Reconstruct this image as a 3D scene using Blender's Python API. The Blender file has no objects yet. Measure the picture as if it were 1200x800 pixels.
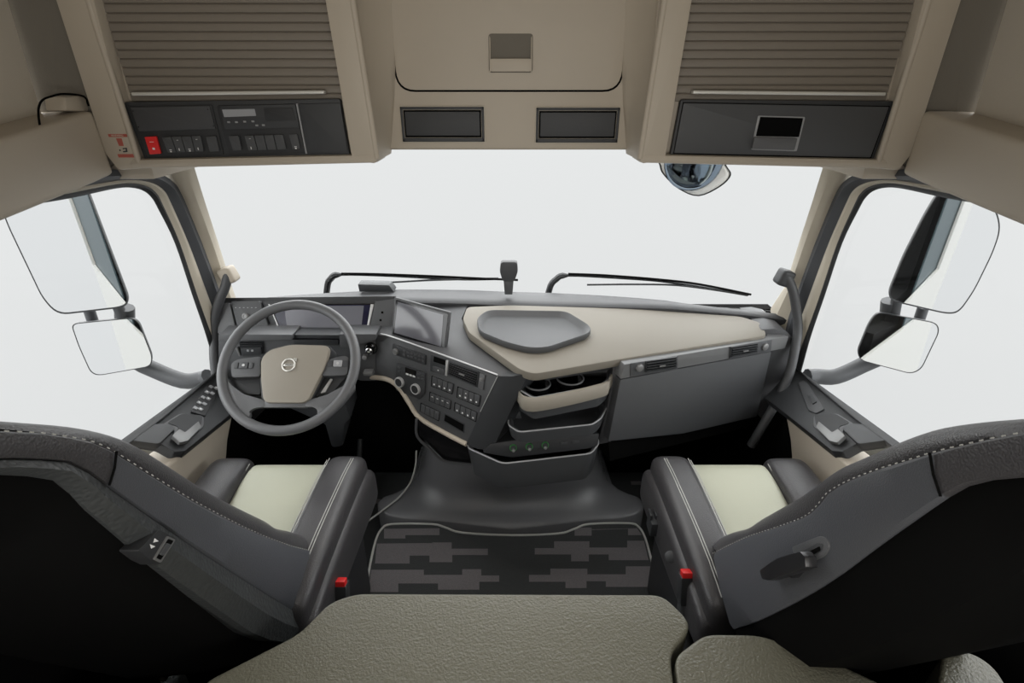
import bpy, bmesh, math, random
from mathutils import Vector, Matrix
random.seed(7)
C = bpy.context.scene.collection
V = Vector
F = 600.0; TH = math.radians(27); CT, ST = math.cos(TH), math.sin(TH)
CAM = V((0.01, 0.0, 1.65))
def ray(u, v):                      # direction of a photo pixel, used to measure points on real planes
    a = (u-600)/F; b = (v-400)/F
    return V((a, CT-b*ST, -ST-b*CT))
def PX(u, v, X): r = ray(u, v); return CAM + r*((X-CAM.x)/r.x)
def PY(u, v, Y): r = ray(u, v); return CAM + r*((Y-CAM.y)/r.y)
def PZ(u, v, Z): r = ray(u, v); return CAM + r*((Z-CAM.z)/r.z)
# ------------------------------------------------------------------ materials
MATS = {}
def mat(name, col, rough=.5, metal=0, bump=0, bscale=200, var=0, emis=None, kind='noise', spec=.5, coat=0, sheen=0):
    m = bpy.data.materials.new(name); m.use_nodes = True
    nt = m.node_tree; b = nt.nodes['Principled BSDF']
    c = (*col, 1)
    b.inputs['Base Color'].default_value = c
    b.inputs['Roughness'].default_value = rough
    b.inputs['Metallic'].default_value = metal
    b.inputs['Specular IOR Level'].default_value = spec
    if coat: b.inputs['Coat Weight'].default_value = coat; b.inputs['Coat Roughness'].default_value = .1
    if sheen: b.inputs['Sheen Weight'].default_value = sheen
    tc = nt.nodes.new('ShaderNodeTexCoord')
    if bump or var:
        if kind == 'noise':
            n = nt.nodes.new('ShaderNodeTexNoise'); n.inputs['Scale'].default_value = bscale; n.inputs['Detail'].default_value = 3
            out = n.outputs['Fac']
        else:
            n = nt.nodes.new('ShaderNodeTexVoronoi'); n.inputs['Scale'].default_value = bscale; n.feature = 'SMOOTH_F1'
            out = n.outputs['Distance']
        nt.links.new(tc.outputs['Object'], n.inputs['Vector'])
        if bump:
            bp = nt.nodes.new('ShaderNodeBump'); bp.inputs['Strength'].default_value = bump; bp.inputs['Distance'].default_value = .002
            nt.links.new(out, bp.inputs['Height']); nt.links.new(bp.outputs['Normal'], b.inputs['Normal'])
        if var:
            mx = nt.nodes.new('ShaderNodeMix'); mx.data_type = 'RGBA'
            mx.inputs[6].default_value = tuple(x*(1-var) for x in col)+(1,); mx.inputs[7].default_value = tuple(min(1, x*(1+var)) for x in col)+(1,)
            nt.links.new(out, mx.inputs[0]); nt.links.new(mx.outputs[2], b.inputs['Base Color'])
    if emis:
        b.inputs['Emission Color'].default_value = (*emis[:3], 1); b.inputs['Emission Strength'].default_value = emis[3]
    MATS[name] = m; return m
mat('bar', (.66, .65, .61), .3, metal=.3)
mat('beige', (.46, .405, .33), .5, bump=.12, bscale=500)
mat('beige_light', (.56, .51, .42), .45, bump=.1, bscale=500)
mat('beige_top', (.265, .24, .20), .6, bump=.3, bscale=700)
mat('shutter', (.20, .175, .145), .38, bump=.1, bscale=300)
mat('fabric', (.56, .51, .43), .9, bump=.6, bscale=900, var=.15)
mat('recess_shade', (.16, .145, .12), .8, bump=.3, bscale=400)
mat('grey', (.062, .064, .068), .5, bump=.25, bscale=900)
mat('grey_mid', (.10, .102, .107), .42, bump=.25, bscale=900)
mat('grey_light', (.30, .305, .315), .42, bump=.1, bscale=700)
mat('dark', (.032, .034, .037), .48, bump=.3, bscale=800)
mat('darker', (.02, .021, .023), .55, bump=.2, bscale=600)
mat('black', (.004, .004, .004), .8, spec=.04)
mat('gloss_black', (.008, .008, .009), .12)
mat('leather', (.052, .050, .053), .36, bump=.35, bscale=420, kind='vor')
mat('leather_side', (.068, .071, .080), .5, bump=.25, bscale=500, kind='vor')
mat('leather_rough', (.036, .039, .040), .5, bump=.7, bscale=160, kind='vor')
mat('pad', (.052, .053, .057), .5, bump=.3, bscale=900)
mat('cream', (.45, .455, .36), .5, bump=.2, bscale=500, kind='vor')
mat('thread', (.42, .42, .40), .7)
mat('bunk', (.135, .13, .098), .34, bump=1.0, bscale=230, var=.10)
mat('cover', (.16, .162, .17), .22, bump=.25, bscale=900)
mat('mirror_dark', (.22, .27, .33), .05, metal=1)  # dark tint stands in for the dark cab front it would reflect
mat('tinted', (.03, .045, .05), .4, spec=.15)
mat('carpet', (.045, .052, .052), .95, bump=1, bscale=350, var=.5)
mat('mat_dark', (.045, .048, .049), .95, bump=1, bscale=400, var=.4)
mat('mat_light', (.16, .150, .155), .9, bump=1, bscale=400, var=.3)
mat('piping', (.5, .5, .48), .6)
mat('rubber', (.05, .052, .056), .55)
mat('seal', (.075, .08, .09), .45)
mat('chrome', (.75, .76, .78), .18, metal=1)
mat('satin', (.20, .20, .20), .42, metal=.4)
mat('dash_beige', (.185, .168, .138), .6, bump=.3, bscale=700)
mat('strip', (.13, .132, .134), .4)
mat('tower', (.05, .052, .055), .3, bump=.2, bscale=900)
mat('lever', (.018, .018, .02), .3)
mat('silver', (.50, .50, .50), .4, metal=.35)
mat('screen', (.10, .10, .115), .16, coat=.5)
mat('cluster', (.012, .012, .03), .08)
mat('cluster_glare', (.13, .13, .15), .25)
mat('lcd', (.33, .34, .36), .3)
mat('red', (.75, .02, .02), .4)
mat('decal_red', (.42, .10, .075), .5)
mat('white', (.8, .8, .8), .5)
mat('green', (.03, .17, .04), .4)
mat('mirror', (.93, .94, .95), .02, metal=1)
mat('paint', (.36, .355, .33), .3, coat=.4)
mat('tan_pad', (.55, .50, .42), .6, bump=.2)
def glass(name, tint, refl):
    m = bpy.data.materials.new(name); m.use_nodes = True; nt = m.node_tree; nt.nodes.clear()
    o = nt.nodes.new('ShaderNodeOutputMaterial'); t = nt.nodes.new('ShaderNodeBsdfTransparent'); t.inputs[0].default_value = (*tint, 1)
    g = nt.nodes.new('ShaderNodeBsdfGlossy'); g.inputs['Roughness'].default_value = .01
    f = nt.nodes.new('ShaderNodeLayerWeight'); f.inputs[0].default_value = .1
    mm = nt.nodes.new('ShaderNodeMath'); mm.operation = 'MULTIPLY'; mm.inputs[1].default_value = refl
    mx = nt.nodes.new('ShaderNodeMixShader')
    nt.links.new(f.outputs['Fresnel'], mm.inputs[0]); nt.links.new(mm.outputs[0], mx.inputs[0])
    nt.links.new(t.outputs[0], mx.inputs[1]); nt.links.new(g.outputs[0], mx.inputs[2]); nt.links.new(mx.outputs[0], o.inputs[0])
    MATS[name] = m
glass('glass', (.97, .98, .98), .6)
# ------------------------------------------------------------------ geometry helpers
def round_poly(pts, r, n=4):
    pts = [V(p) for p in pts]; N = len(pts); out = []
    for i in range(N):
        p, a, b = pts[i], pts[i-1], pts[(i+1) % N]
        rr = r[i] if isinstance(r, (list, tuple)) else r
        da, db = a-p, b-p
        k1 = min(rr, da.length*.48); k2 = min(rr, db.length*.48)
        if rr <= 0: out.append(p); continue
        A, B = p+da.normalized()*k1, p+db.normalized()*k2
        for j in range(n+1):
            t = j/n; out.append(A*(1-t)**2 + p*2*t*(1-t) + B*t*t)
    return out
def smooth_path(pts, n=6, closed=False):
    pts = [V(p) for p in pts]; N = len(pts); out = []
    rng = range(N) if closed else range(N-1)
    for i in rng:
        p0 = pts[(i-1) % N] if closed or i > 0 else pts[0]*2-pts[1]
        p1, p2 = pts[i], pts[(i+1) % N]
        p3 = pts[(i+2) % N] if closed or i+2 < N else pts[-1]*2-pts[-2]
        for j in range(n):
            t = j/n
            out.append(.5*((2*p1)+(p2-p0)*t+(2*p0-5*p1+4*p2-p3)*t*t+(3*p1-p0-3*p2+p3)*t**3))
    if not closed: out.append(pts[-1])
    return out
class MB:
    def __init__(s): s.v = []; s.f = []; s.m = []
    def _take(s, bm, mi):
        bmesh.ops.recalc_face_normals(bm, faces=bm.faces)
        o = len(s.v); bm.verts.index_update()
        s.v += [v.co.copy() for v in bm.verts]
        for f in bm.faces: s.f.append([o+v.index for v in f.verts]); s.m.append(mi)
        bm.free()
    def raw(s, vs, fs, mi=0, bevel=0, seg=2, recalc=True):
        bm = bmesh.new(); b = [bm.verts.new(v) for v in vs]
        for f in fs:
            try: bm.faces.new([b[i] for i in f])
            except ValueError: pass
        if bevel:
            bmesh.ops.recalc_face_normals(bm, faces=bm.faces)
            ed = [e for e in bm.edges if len(e.link_faces) == 2 and e.calc_face_angle(0) > .45]
            bmesh.ops.bevel(bm, geom=ed, offset=bevel, segments=seg, affect='EDGES', profile=.6, clamp_overlap=True)
        s._take(bm, mi); return s
    def prism(s, poly, off, mi=0, bevel=0, seg=2):
        poly = [V(p) for p in poly]; off = V(off); n = len(poly)
        vs = poly+[p+off for p in poly]
        fs = [list(range(n)), list(range(2*n-1, n-1, -1))]+[[i, (i+1) % n, n+(i+1) % n, n+i] for i in range(n)]
        return s.raw(vs, fs, mi, bevel, seg)
    def box(s, c, size, mi=0, bevel=0, rot=None, seg=2):
        x, y, z = [k/2 for k in size]
        vs = [V((a*x, b*y, d*z)) for a in (-1, 1) for b in (-1, 1) for d in (-1, 1)]
        if rot is not None: vs = [rot @ v for v in vs]
        vs = [v+V(c) for v in vs]
        return s.raw(vs, [[0, 1, 3, 2], [4, 6, 7, 5], [0, 4, 5, 1], [2, 3, 7, 6], [0, 2, 6, 4], [1, 5, 7, 3]], mi, bevel, seg)
    def loft(s, rings, closed=True, caps=True, mi=0):
        n = len(rings[0]); vs = [V(p) for r in rings for p in r]; fs = []
        for i in range(len(rings)-1):
            for j in range(n if closed else n-1):
                k = (j+1) % n; fs.append([i*n+j, i*n+k, (i+1)*n+k, (i+1)*n+j])
        if caps and closed: fs += [list(range(n)), [(len(rings)-1)*n+j for j in range(n)][::-1]]
        return s.raw(vs, fs, mi)
    def shell(s, rows, off, mi=0, bevel=0):
        n = len(rows[0]); m = len(rows); off = V(off)
        vs = [V(p) for r in rows for p in r]; T = len(vs); vs += [p+off for p in vs]; fs = []
        for i in range(m-1):
            for j in range(n-1):
                q = [i*n+j, i*n+j+1, (i+1)*n+j+1, (i+1)*n+j]; fs.append(q); fs.append([T+k for k in q[::-1]])
        for j in range(n-1): fs.append([j, j+1, T+j+1, T+j]); a = (m-1)*n; fs.append([a+j, a+j+1, T+a+j+1, T+a+j])
        for i in range(m-1): fs.append([i*n, (i+1)*n, T+(i+1)*n, T+i*n]); a = n-1; fs.append([i*n+a, (i+1)*n+a, T+(i+1)*n+a, T+i*n+a])
        return s.raw(vs, fs, mi, bevel)
    def tube(s, pts, r, seg=12, mi=0, closed=False, flat=1.0):
        pts = [V(p) for p in pts]; N = len(pts); rings = []
        up = None
        for i, p in enumerate(pts):
            a = pts[(i-1) % N] if closed or i > 0 else p
            b = pts[(i+1) % N] if closed or i < N-1 else p
            t = (b-a).normalized()
            if up is None: up = V((0, 0, 1)) if abs(t.z) < .9 else V((0, 1, 0))
            x = t.cross(up).normalized(); up = x.cross(t).normalized()
            rr = r[i] if isinstance(r, (list, tuple)) else r
            rings.append([p+x*math.cos(2*math.pi*k/seg)*rr+up*math.sin(2*math.pi*k/seg)*rr*flat for k in range(seg)])
        if closed: rings.append(rings[0])
        return s.loft(rings, True, not closed, mi)
    def lathe(s, c, axis, prof, seg=24, mi=0):
        axis = V(axis).normalized(); x = axis.orthogonal().normalized(); y = axis.cross(x)
        rings = [[V(c)+axis*h+(x*math.cos(2*math.pi*k/seg)+y*math.sin(2*math.pi*k/seg))*max(r, .0002) for k in range(seg)] for h, r in prof]
        return s.loft(rings, True, True, mi)
    def build(s, name, mats, parent=None, subd=0, sharp=38):
        me = bpy.data.meshes.new(name)
        loc = parent_loc(parent)
        me.from_pydata([v-loc for v in s.v], [], s.f)
        if isinstance(mats, str): mats = [mats]
        for m in mats: me.materials.append(MATS[m])
        me.polygons.foreach_set('material_index', s.m)
        me.polygons.foreach_set('use_smooth', [True]*len(s.f))
        me.update()
        try: me.set_sharp_from_angle(angle=math.radians(sharp if not subd else 80))
        except Exception: pass
        o = bpy.data.objects.new(name, me); C.objects.link(o)
        if subd:
            md = o.modifiers.new('s', 'SUBSURF'); md.levels = subd; md.render_levels = subd
        if parent is not None: o.parent = parent
        else:                       # origin at the base of the mesh
            xs = [v.co for v in me.vertices]
            b = V(((min(c.x for c in xs)+max(c.x for c in xs))/2, (min(c.y for c in xs)+max(c.y for c in xs))/2, min(c.z for c in xs)))
            me.transform(Matrix.Translation(-b)); o.location = b
        return o
def parent_loc(p):
    l = V((0, 0, 0))
    while p is not None: l += V(p.location); p = p.parent
    return l
class Fr:                            # a flat frame: origin, x axis, y axis, outward normal
    def __init__(s, o, x, y):
        s.o = V(o); s.x = V(x).normalized(); y = V(y); s.n = s.x.cross(y).normalized(); s.y = s.n.cross(s.x)
    @staticmethod
    def of3(o, px, py):
        return Fr(o, V(px)-V(o), V(py)-V(o))
    def p(s, a, b, h=0): return s.o+s.x*a+s.y*b+s.n*h
    def at(s, u, v, h=0):            # where a photo pixel meets this plane, in plane coordinates
        r = ray(u, v); t = ((s.o+s.n*h-CAM).dot(s.n))/r.dot(s.n); q = CAM+r*t-s.o
        return (q.dot(s.x), q.dot(s.y))
    def W(s, u, v, h=0): a, b = s.at(u, v, h); return s.p(a, b, h)
    def rot(s): return Matrix((s.x, s.y, s.n)).transposed()
    def slab(s, mb, poly, h0, h1, r=0, bevel=0, mi=0, n=4):      # poly in plane coordinates
        if r: poly = [(q.x, q.y) for q in round_poly([V((a, b, 0)) for a, b in poly], r, n)]
        mb.prism([s.p(a, b, h0) for a, b in poly], s.n*(h1-h0), mi, bevel)
    def pslab(s, mb, px, h0, h1, r=0, bevel=0, mi=0, n=4):       # poly measured in the photo
        s.slab(mb, [s.at(u, v, h1) for u, v in px], h0, h1, r, bevel, mi, n)
def rect(a0, b0, a1, b1): return [(a0, b0), (a1, b0), (a1, b1), (a0, b1)]
def inset(poly, d):
    c = V((sum(p[0] for p in poly)/len(poly), sum(p[1] for p in poly)/len(poly)))
    out = []
    for p in poly:
        q = V(p[:2])-c; l = q.length; out.append(tuple(c+q*max(0, (l-d*1.3))/l))
    return out
def thing(name, label, cat, loc=(0, 0, 0), group=None):
    o = bpy.data.objects.new(name, None); o.empty_display_size = .05; C.objects.link(o)
    o.location = loc; o['label'] = label; o['category'] = cat
    if group: o['group'] = group
    return o
def tag(o, label, cat=None, group=None):
    o['label'] = label
    if cat: o['category'] = cat
    if group: o['group'] = group
    return o
def struct(o, label=None):
    o['kind'] = 'structure'
    if label: o['label'] = label
    return o
def text_mesh(body, size, fr, a, b, h, matname, name, parent, align='CENTER'):
    cu = bpy.data.curves.new(name, 'FONT'); cu.body = body; cu.size = size; cu.extrude = .0003; cu.align_x = align; cu.align_y = 'CENTER'
    ob = bpy.data.objects.new('tmp', cu)
    me = bpy.data.meshes.new_from_object(ob)
    bpy.data.objects.remove(ob)
    M = fr.rot().to_4x4(); M.translation = fr.p(a, b, h)-parent_loc(parent)
    me.transform(M); me.materials.clear(); me.materials.append(MATS[matname]); me.name = name
    o = bpy.data.objects.new(name, me); C.objects.link(o); o.parent = parent
    return o
def zc(sc, ox, oy, pts): return [(ox+x/sc, oy+y/sc) for x, y in pts]
# ================================================================== SETTING
def mesh_struct(name, build, mats, label=None):
    mb = MB(); build(mb); o = mb.build(name, mats); struct(o, label); return o
mesh_struct('floor', lambda m: (m.box((0, .8, -.02), (2.16, 2.5, .04))), 'carpet', 'black carpeted cab floor')
mesh_struct('ceiling', lambda m: m.box((0, .62, 2.12), (2.36, 2.3, .04)), 'fabric', 'beige cloth headliner above the lockers')
mesh_struct('wall_back', lambda m: m.box((0, -.52, 1.05), (2.3, .04, 2.1)), 'fabric')
mesh_struct('wall_front', lambda m: (m.box((0, 1.90, .42), (2.10, .05, .84)),), 'black', 'black bulkhead below the dashboard')
for sg, nm, sd in ((-1, 'wall_left', 'left'), (1, 'wall_right', 'right')):
    def wl(m, sg=sg):
        # upper side lining
        m.prism([(sg*1.12, -.5, 1.40), (sg*1.12, 1.33, 1.45), (sg*1.12, 1.40, 2.1), (sg*1.12, -.5, 2.1)], (sg*.02, 0, 0), 0)
        # shade painted on the corner recess towards the windscreen lockers
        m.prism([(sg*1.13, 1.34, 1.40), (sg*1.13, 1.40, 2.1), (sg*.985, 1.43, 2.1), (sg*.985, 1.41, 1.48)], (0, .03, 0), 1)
        # door rear post and lower body side behind the seat
        m.box((sg*1.10, -.06, 1.08), (.06, .9, .72), 3); m.box((sg*1.05, .16, .36), (.16, 1.36, .72), 3)
        # outer skin of the cab seen in the mirrors
        x = sg*1.165; RB = -.32 if sg < 0 else -.02
        m.prism([(x, -.35, -.4), (x, 1.80, -.4), (x, 1.80, .60), (x, RB, .76), (x, RB, 1.42), (x, 1.30, 1.44), (x, 1.30, 2.15), (x, -.35, 2.15)], (sg*.012, 0, 0), 2)
        m.prism([(sg*1.155, RB-.02, .74), (sg*1.155, .40, .70), (sg*1.155, .40, 1.44), (sg*1.155, RB-.02, 1.44)], (sg*.006, 0, 0), 4)  # added dark pane, there for the mirrors to reflect
    mesh_struct(nm, wl, ['fabric', 'recess_shade', 'paint', 'black', 'tinted'])
# cant rail above each door
for sg, n, sd in ((-1, 1, 'left'), (1, 2, 'right')):
    U = (lambda u, sg=sg: u if sg < 0 else 1192-u)
    pts = [(1.375, 1.585), (1.375, 1.435), (1.30, 1.425), (1.015, 1.396), (.6, 1.36), (-.45, 1.30), (-.45, 1.44), (.8, 1.515), (1.09, 1.545), (1.345, 1.580)]
    mb = MB(); mb.prism([(sg*1.015, y, z) for y, z in pts], (sg*.125, 0, 0), 0, .014, 3)
    struct(mb.build('trim_%d' % n, 'beige'), 'smooth beige rail above the %s door' % sd)
# front header behind the lockers and windscreen surround
mb = MB(); mb.box((0, 1.76, 1.60), (2.1, .10, .22), 0, .02); mb.box((-1.03, 1.55, 1.475), (.18, .28, .12), 0, .01); mb.box((1.03, 1.55, 1.475), (.18, .28, .12), 0, .01); struct(mb.build('trim_3', 'beige'), 'beige header over the windscreen')
# windscreen pillars
for sg, n in ((-1, 4), (1, 5)):
    U = (lambda u, sg=sg: u if sg < 0 else 1192-u)
    e1 = [PY(U(221), 176, 1.65), PY(U(228), 197, 1.66), PY(U(240), 236, 1.69), PY(U(256), 285, 1.73), PY(U(272), 336, 1.77), PY(U(281 if sg < 0 else 289), 362, 1.79), PY(U(287), 388, 1.80)]
    e2 = [PX(U(188), 188, sg*1.03), PX(U(205), 212, sg*1.03), PX(U(217), 236, sg*1.03), PX(U(237), 285, sg*1.03), PX(U(255), 334, sg*1.03), PX(U(268), 372, sg*1.03), PX(U(275), 398, sg*1.03)]
    mid = [a*.5+b*.5+V((-sg*.012, -.008, 0)) for a, b in zip(e1, e2)]
    q1 = [a*.8+b*.2+V((-sg*.004, -.008, 0)) for a, b in zip(e1, e2)]
    e0 = [a+V((sg*.02, .03, 0)) for a in e1]
    mb = MB(); mb.shell([e0, e1, q1, mid, e2], (sg*.03, .012, 0))
    struct(mb.build('trim_%d' % n, 'beige_light'), 'pale beige windscreen pillar')
mb = MB(); mb.box((0, 2.01, .54), (2.2, .14, .36), 0, .02); struct(mb.build('trim_6', 'paint'), 'outer cowl below the windscreen carrying the wipers')
# windscreen
rows = []
for k in range(7):
    t = k/6
    row = []
    for j in range(13):
        x = -1+2*j/12
        y0 = 1.80+.10*(1-x*x); y1 = 1.665+.09*(1-x*x)
        row.append((x*(1.045*(1-t)+.985*t), y0*(1-t)+y1*t, .86*(1-t)+1.52*t))
    rows.append(row)
mb = MB(); mb.shell(rows, (0, .006, .001)); struct(mb.build('window_1', 'glass'), 'wide clear windscreen')
# doors with their windows
for sg, n, sd in ((-1, 1, 'left'), (1, 2, 'right')):
    U = (lambda u, sg=sg: u if sg < 0 else 1192-u)
    D = bpy.data.objects.new('door_%d' % n, None); C.objects.link(D); D.location = (sg*1.05, 1.0, .1); struct(D, '%s cab door' % sd)
    P = lambda l, X: [PX(U(u), v, sg*X) for u, v in l]
    e2 = P([(30, 215), (100, 198), (150, 200), (188, 204), (207, 217), (217, 236), (237, 285), (255, 334), (268, 372), (274, 400), (284, 440)], 1.03)
    s1 = P([(30, 232), (84, 221), (136, 212), (160, 211), (180, 215), (192, 223), (200, 237), (221, 285), (240, 336), (256, 380), (266, 412), (274, 440)], 1.045)
    s2 = P([(30, 236), (84, 226), (136, 216), (158, 215), (174, 219), (184, 227), (191, 240), (211, 285), (231, 345), (247, 390), (258, 420), (264, 442)], 1.052)
    s3 = P([(30, 241), (84, 232), (135, 221), (156, 220), (170, 224), (179, 232), (186, 244), (206, 285), (226, 345), (242, 392), (252, 428), (257, 446)], 1.060)
    def strip(nm, a, b, m, bul, par=D, th=.03):
        a = smooth_path(a, 4); b = smooth_path(b, 4)
        mid = [p*.5+q*.5+V((-sg*bul, 0, 0)) for p, q in zip(a, b)]
        mb = MB(); mb.shell([a, [x*.7+y*.3 for x, y in zip(mid, a)], mid, [x*.7+y*.3 for x, y in zip(mid, b)], b], (sg*th, 0, 0)); return mb.build(nm, m, par)
    strip('outer_seal', e2, s1, 'seal', .012)
    strip('door_frame', s1, s2, 'beige_light', .006, D, .006)
    strip('window_seal', s2, s3, 'darker', .004, D, .003)
    # glass
    mb = MB(); mb.prism([(sg*1.07, .35, .69), (sg*1.07, 1.70, .58), (sg*1.07, 1.63, 1.50), (sg*1.07, .35, 1.46)], (sg*.004, 0, 0))
    g = mb.build('window_%d' % (n+1), 'glass', D); g['kind'] = 'structure'
    # ledge along the window
    A = PX(U(150), 512, sg*1.05); B = PX(U(255), 436, sg*1.05); K = PX(U(216), 528, sg*.94)
    if sg < 0: L = Fr(A, B-A, (A-K)*1.0)
    else: L = Fr(B, A-B, (A-K))
    if L.n.z < 0: L = Fr(L.o, L.x*-1, L.y)
    back = lambda u, v, k: (u, v)
    UU = lambda l: [(U(u), v) for u, v in l]
    mb = MB()
    base = [L.at(*p) for p in UU([(264, 430), (255, 436), (150, 513), (187, 519), (205, 529), (217, 528), (272, 484), (296, 466)])]
    L.slab(mb, base, -.035, 0, 0, .004)
    mb.build('door_trim', 'dark', D)
    mb = MB()                         # window rail, runs on behind the seat
    q = [L.at(*p) for p in UU([(258, 433), (150, 513), (187, 495), (243, 448)])]
    dx = q[1][0]-q[0][0]; ex = .75 if dx > 0 else -.75
    q = [q[0], (q[1][0]+ex, q[1][1]), (q[2][0]+ex, q[2][1]), q[2], q[3]]
    L.slab(mb, q, -.03, .014, 0, .008, 0); mb.build('window_rail', 'grey', D)
    mb = MB(); L.pslab(mb, UU([(149, 515), (172, 497), (196, 496), (206, 501), (186, 520)]), -.01, .012, .01, .006)
    mb.build('armrest', 'grey', D)
    # handle bowl: satin ring, black bowl, satin lever
    mb = MB(); cup = UU([(190, 497), (211, 484), (239, 487), (239, 499), (221, 517), (202, 513), (205, 503)])
    L.pslab(mb, cup, 0, .006, .012, .002, 0); cc = [L.at(*p) for p in cup]
    L.slab(mb, inset(cc, .008), .0061, .0075, .010, 0, 1)
    h = mb.build('handle_bowl', ['grey_mid', 'darker'], D)
    mb = MB(); L.pslab(mb, UU(zc(6.667, 130, 420, [(480, 600), (535, 548), (580, 575), (685, 488), (705, 535), (600, 640), (540, 655)])), .008, .02, .004, .004)
    h = mb.build('door_handle', 'satin', D); h['label'] = 'satin silver door handle'
    if sg < 0:
        mb = MB(); L.pslab(mb, [(257, 454), (241, 487), (224, 482), (243, 449)], 0, .006, .004, .002); sp = mb.build('switch_pack', 'darker', D)
        for i in range(5):
            for j in range(2):
                mb = MB(); u = 250-4.6*i-6*j+2; v = 455+6.2*i-1.5*j
                a, b = L.at(u+1, v, .006); L.slab(mb, rect(a-.006, b-.007, a+.006, b+.006), .006, .010, 0, .001, 0)
                if (i+j) % 2 == 0: L.slab(mb, rect(a-.002, b-.003, a+.002, b+.002), .010, .0104, 0, 0, 1)
                mb.build('switch', ['grey_light', 'white'], sp)
    else:
        mb = MB(); L.pslab(mb, UU(zc(3.078, 0, 0, [(0, 0)])) and [(935, 448), (944, 445), (966, 479), (956, 484), (947, 480)], 0, .005, .006, .002); sp = mb.build('window_switch_panel', 'grey', D)
        mb = MB(); L.pslab(mb, [(946, 463), (951, 461), (957, 470), (952, 473)], .005, .009, .003, .001); mb.build('switch', 'dark', sp)
    # lower door lining
    mb = MB()
    mb.prism([(sg*.955, y, z) for y, z in [(.84, .70), (1.12, .69), (1.47, .625), (1.40, .56), (1.33, .46), (1.30, .15), (.84, .15)]], (sg*.10, 0, 0), 0, .012, 3)
    mb.build('door_lining', 'beige', D)
    mb = MB(); mb.box((sg*1.03, 1.62, .30), (.07, .56, .60)); mb.build('footwell_side', 'black', D)
# step-side fillers under the dash ends
# ================================================================== OVERHEAD
OF = Fr((0, 1.385, 0), (1, 0, 0), (0, 0, 1))
CF = Fr((0, 1.50, 0), (1, 0, 0), (0, 0, 1))
def locker(sg):
    T = thing('overhead_locker', 'beige overhead locker with slatted roller shutter above the %s' % ('red switch panel' if sg < 0 else 'black flap panel'),
              'locker', (sg*.69, 1.385, 1.46))
    U = (lambda u: u) if sg < 0 else (lambda u: 1192-u)
    mb = MB()
    x0, x1 = sg*.345, sg*1.005
    m = MB()
    m.prism([(x1, 1.40, 1.475), (x1, 1.70, 1.50), (x1, 1.70, 2.09), (x1, 1.40, 2.09)], (x0-x1, 0, 0), 0, .004)
    OFp = lambda l, h0, h1, r=0, bv=0, mi=0: OF.pslab(m, [(U(u), v) for u, v in l], h0, h1, r, bv, mi)
    OFp([(48, -50), (97, -50), (158, 188), (172, 197), (138, 200), (122, 180)], -.06, .020, 0, .009)       # outer column
    OFp([(372, -50), (405, -50), (442, 188), (438, 192), (412, 186)], -.06, .020, 0, .009)               # inner column
    OFp([(150, 187), (440, 181), (443, 191), (152, 198)], -.08, .022, 0, .009)                            # bottom lip
    for l in (((96, -50), (104, 0), (135, 100), (163, 190)), ((404, -50), (413, 0), (428, 95), (442, 186))):
        m.tube(smooth_path([OF.W(U(u), v, .015) for u, v in l], 3), .0075, 10)
    m.build('locker_body', 'beige', T)
    # slatted shutter
    a0 = OF.at(U(150), 112)[0]; a1 = OF.at(U(404), 112)[0]
    lo = OF.at(600, 119)[1]; prof = []
    z = lo
    while z < 2.06:
        for k in range(6):
            t = k/6; prof.append((-.012+(.0028 if 0 < k else 0)+.0012*math.sin(math.pi*t), z+.0185*(t if k != 1 else .06)))
        z += .0185
    m = MB(); m.loft([[OF.p(a, b, h) for h, b in prof] for a in (a0, a1)], False, False)
    sh = m.build('roller_shutter', 'shutter', T, sharp=30)
    p, q = OF.at(U(155), 109, .008), OF.at(U(380), 103.5, .008)
    m = MB(); m.prism([OF.p(p[0], p[1]-.006, -.006), OF.p(q[0], p[1]-.002, -.006), OF.p(q[0], p[1]+.006, -.006), OF.p(p[0], p[1]+.002, -.006)], OF.n*.02, 0, .003, 3)
    hb = m.build('shutter_handle', 'bar', sh); hb['label'] = 'silver pull bar'
    return T
LK = locker(-1); RK = locker(1)
# switch panel on the left locker
T = thing('switch_panel', 'black overhead switch panel with red switch and tachograph, under left roller shutter', 'panel', (-.72, 1.38, 1.49))
Z2 = lambda l: zc(3.4286, 100, 80, l)
m = MB(); OF.pslab(m, Z2([(152, 136), (1022, 122), (1062, 358), (245, 384)]), -.01, .006, .006, .003); m.build('panel_frame', 'dark', T)
m = MB(); OF.pslab(m, Z2([(172, 152), (508, 146), (556, 348), (245, 360)]), .006, .009, .004, .002); b1 = m.build('switch_bezel', 'darker', T)
m = MB(); OF.pslab(m, Z2([(182, 157), (498, 151), (522, 243), (215, 253)]), .009, .012, .002, .001)
for c in ((192, 172), (492, 165), (214, 236), (515, 232)):
    u, v = Z2([c])[0]; a, b = OF.at(u, v, .012); m.lathe(OF.p(a, b, .012), OF.n, [(0, .001), (.002, .0008), (.002, 0)], 10, 1)
m.build('blank_plate', ['pad', 'black'], T)
m = MB(); OF.pslab(m, Z2([(527, 150), (840, 143), (884, 340), (577, 350)]), .006, .009, .004, .002); b2 = m.build('switch_bezel', 'darker', T)
m = MB(); OF.pslab(m, Z2([(856, 143), (1024, 139), (1054, 340), (892, 343)]), .006, .011, .004, .002); m.build('blank_plate', 'dark', T)
m = MB(); OF.pslab(m, Z2([(846, 142), (852, 142), (891, 343), (885, 343)]), .006, .012, 0, 0); m.build('trim_strip', 'grey_light', T)
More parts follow.
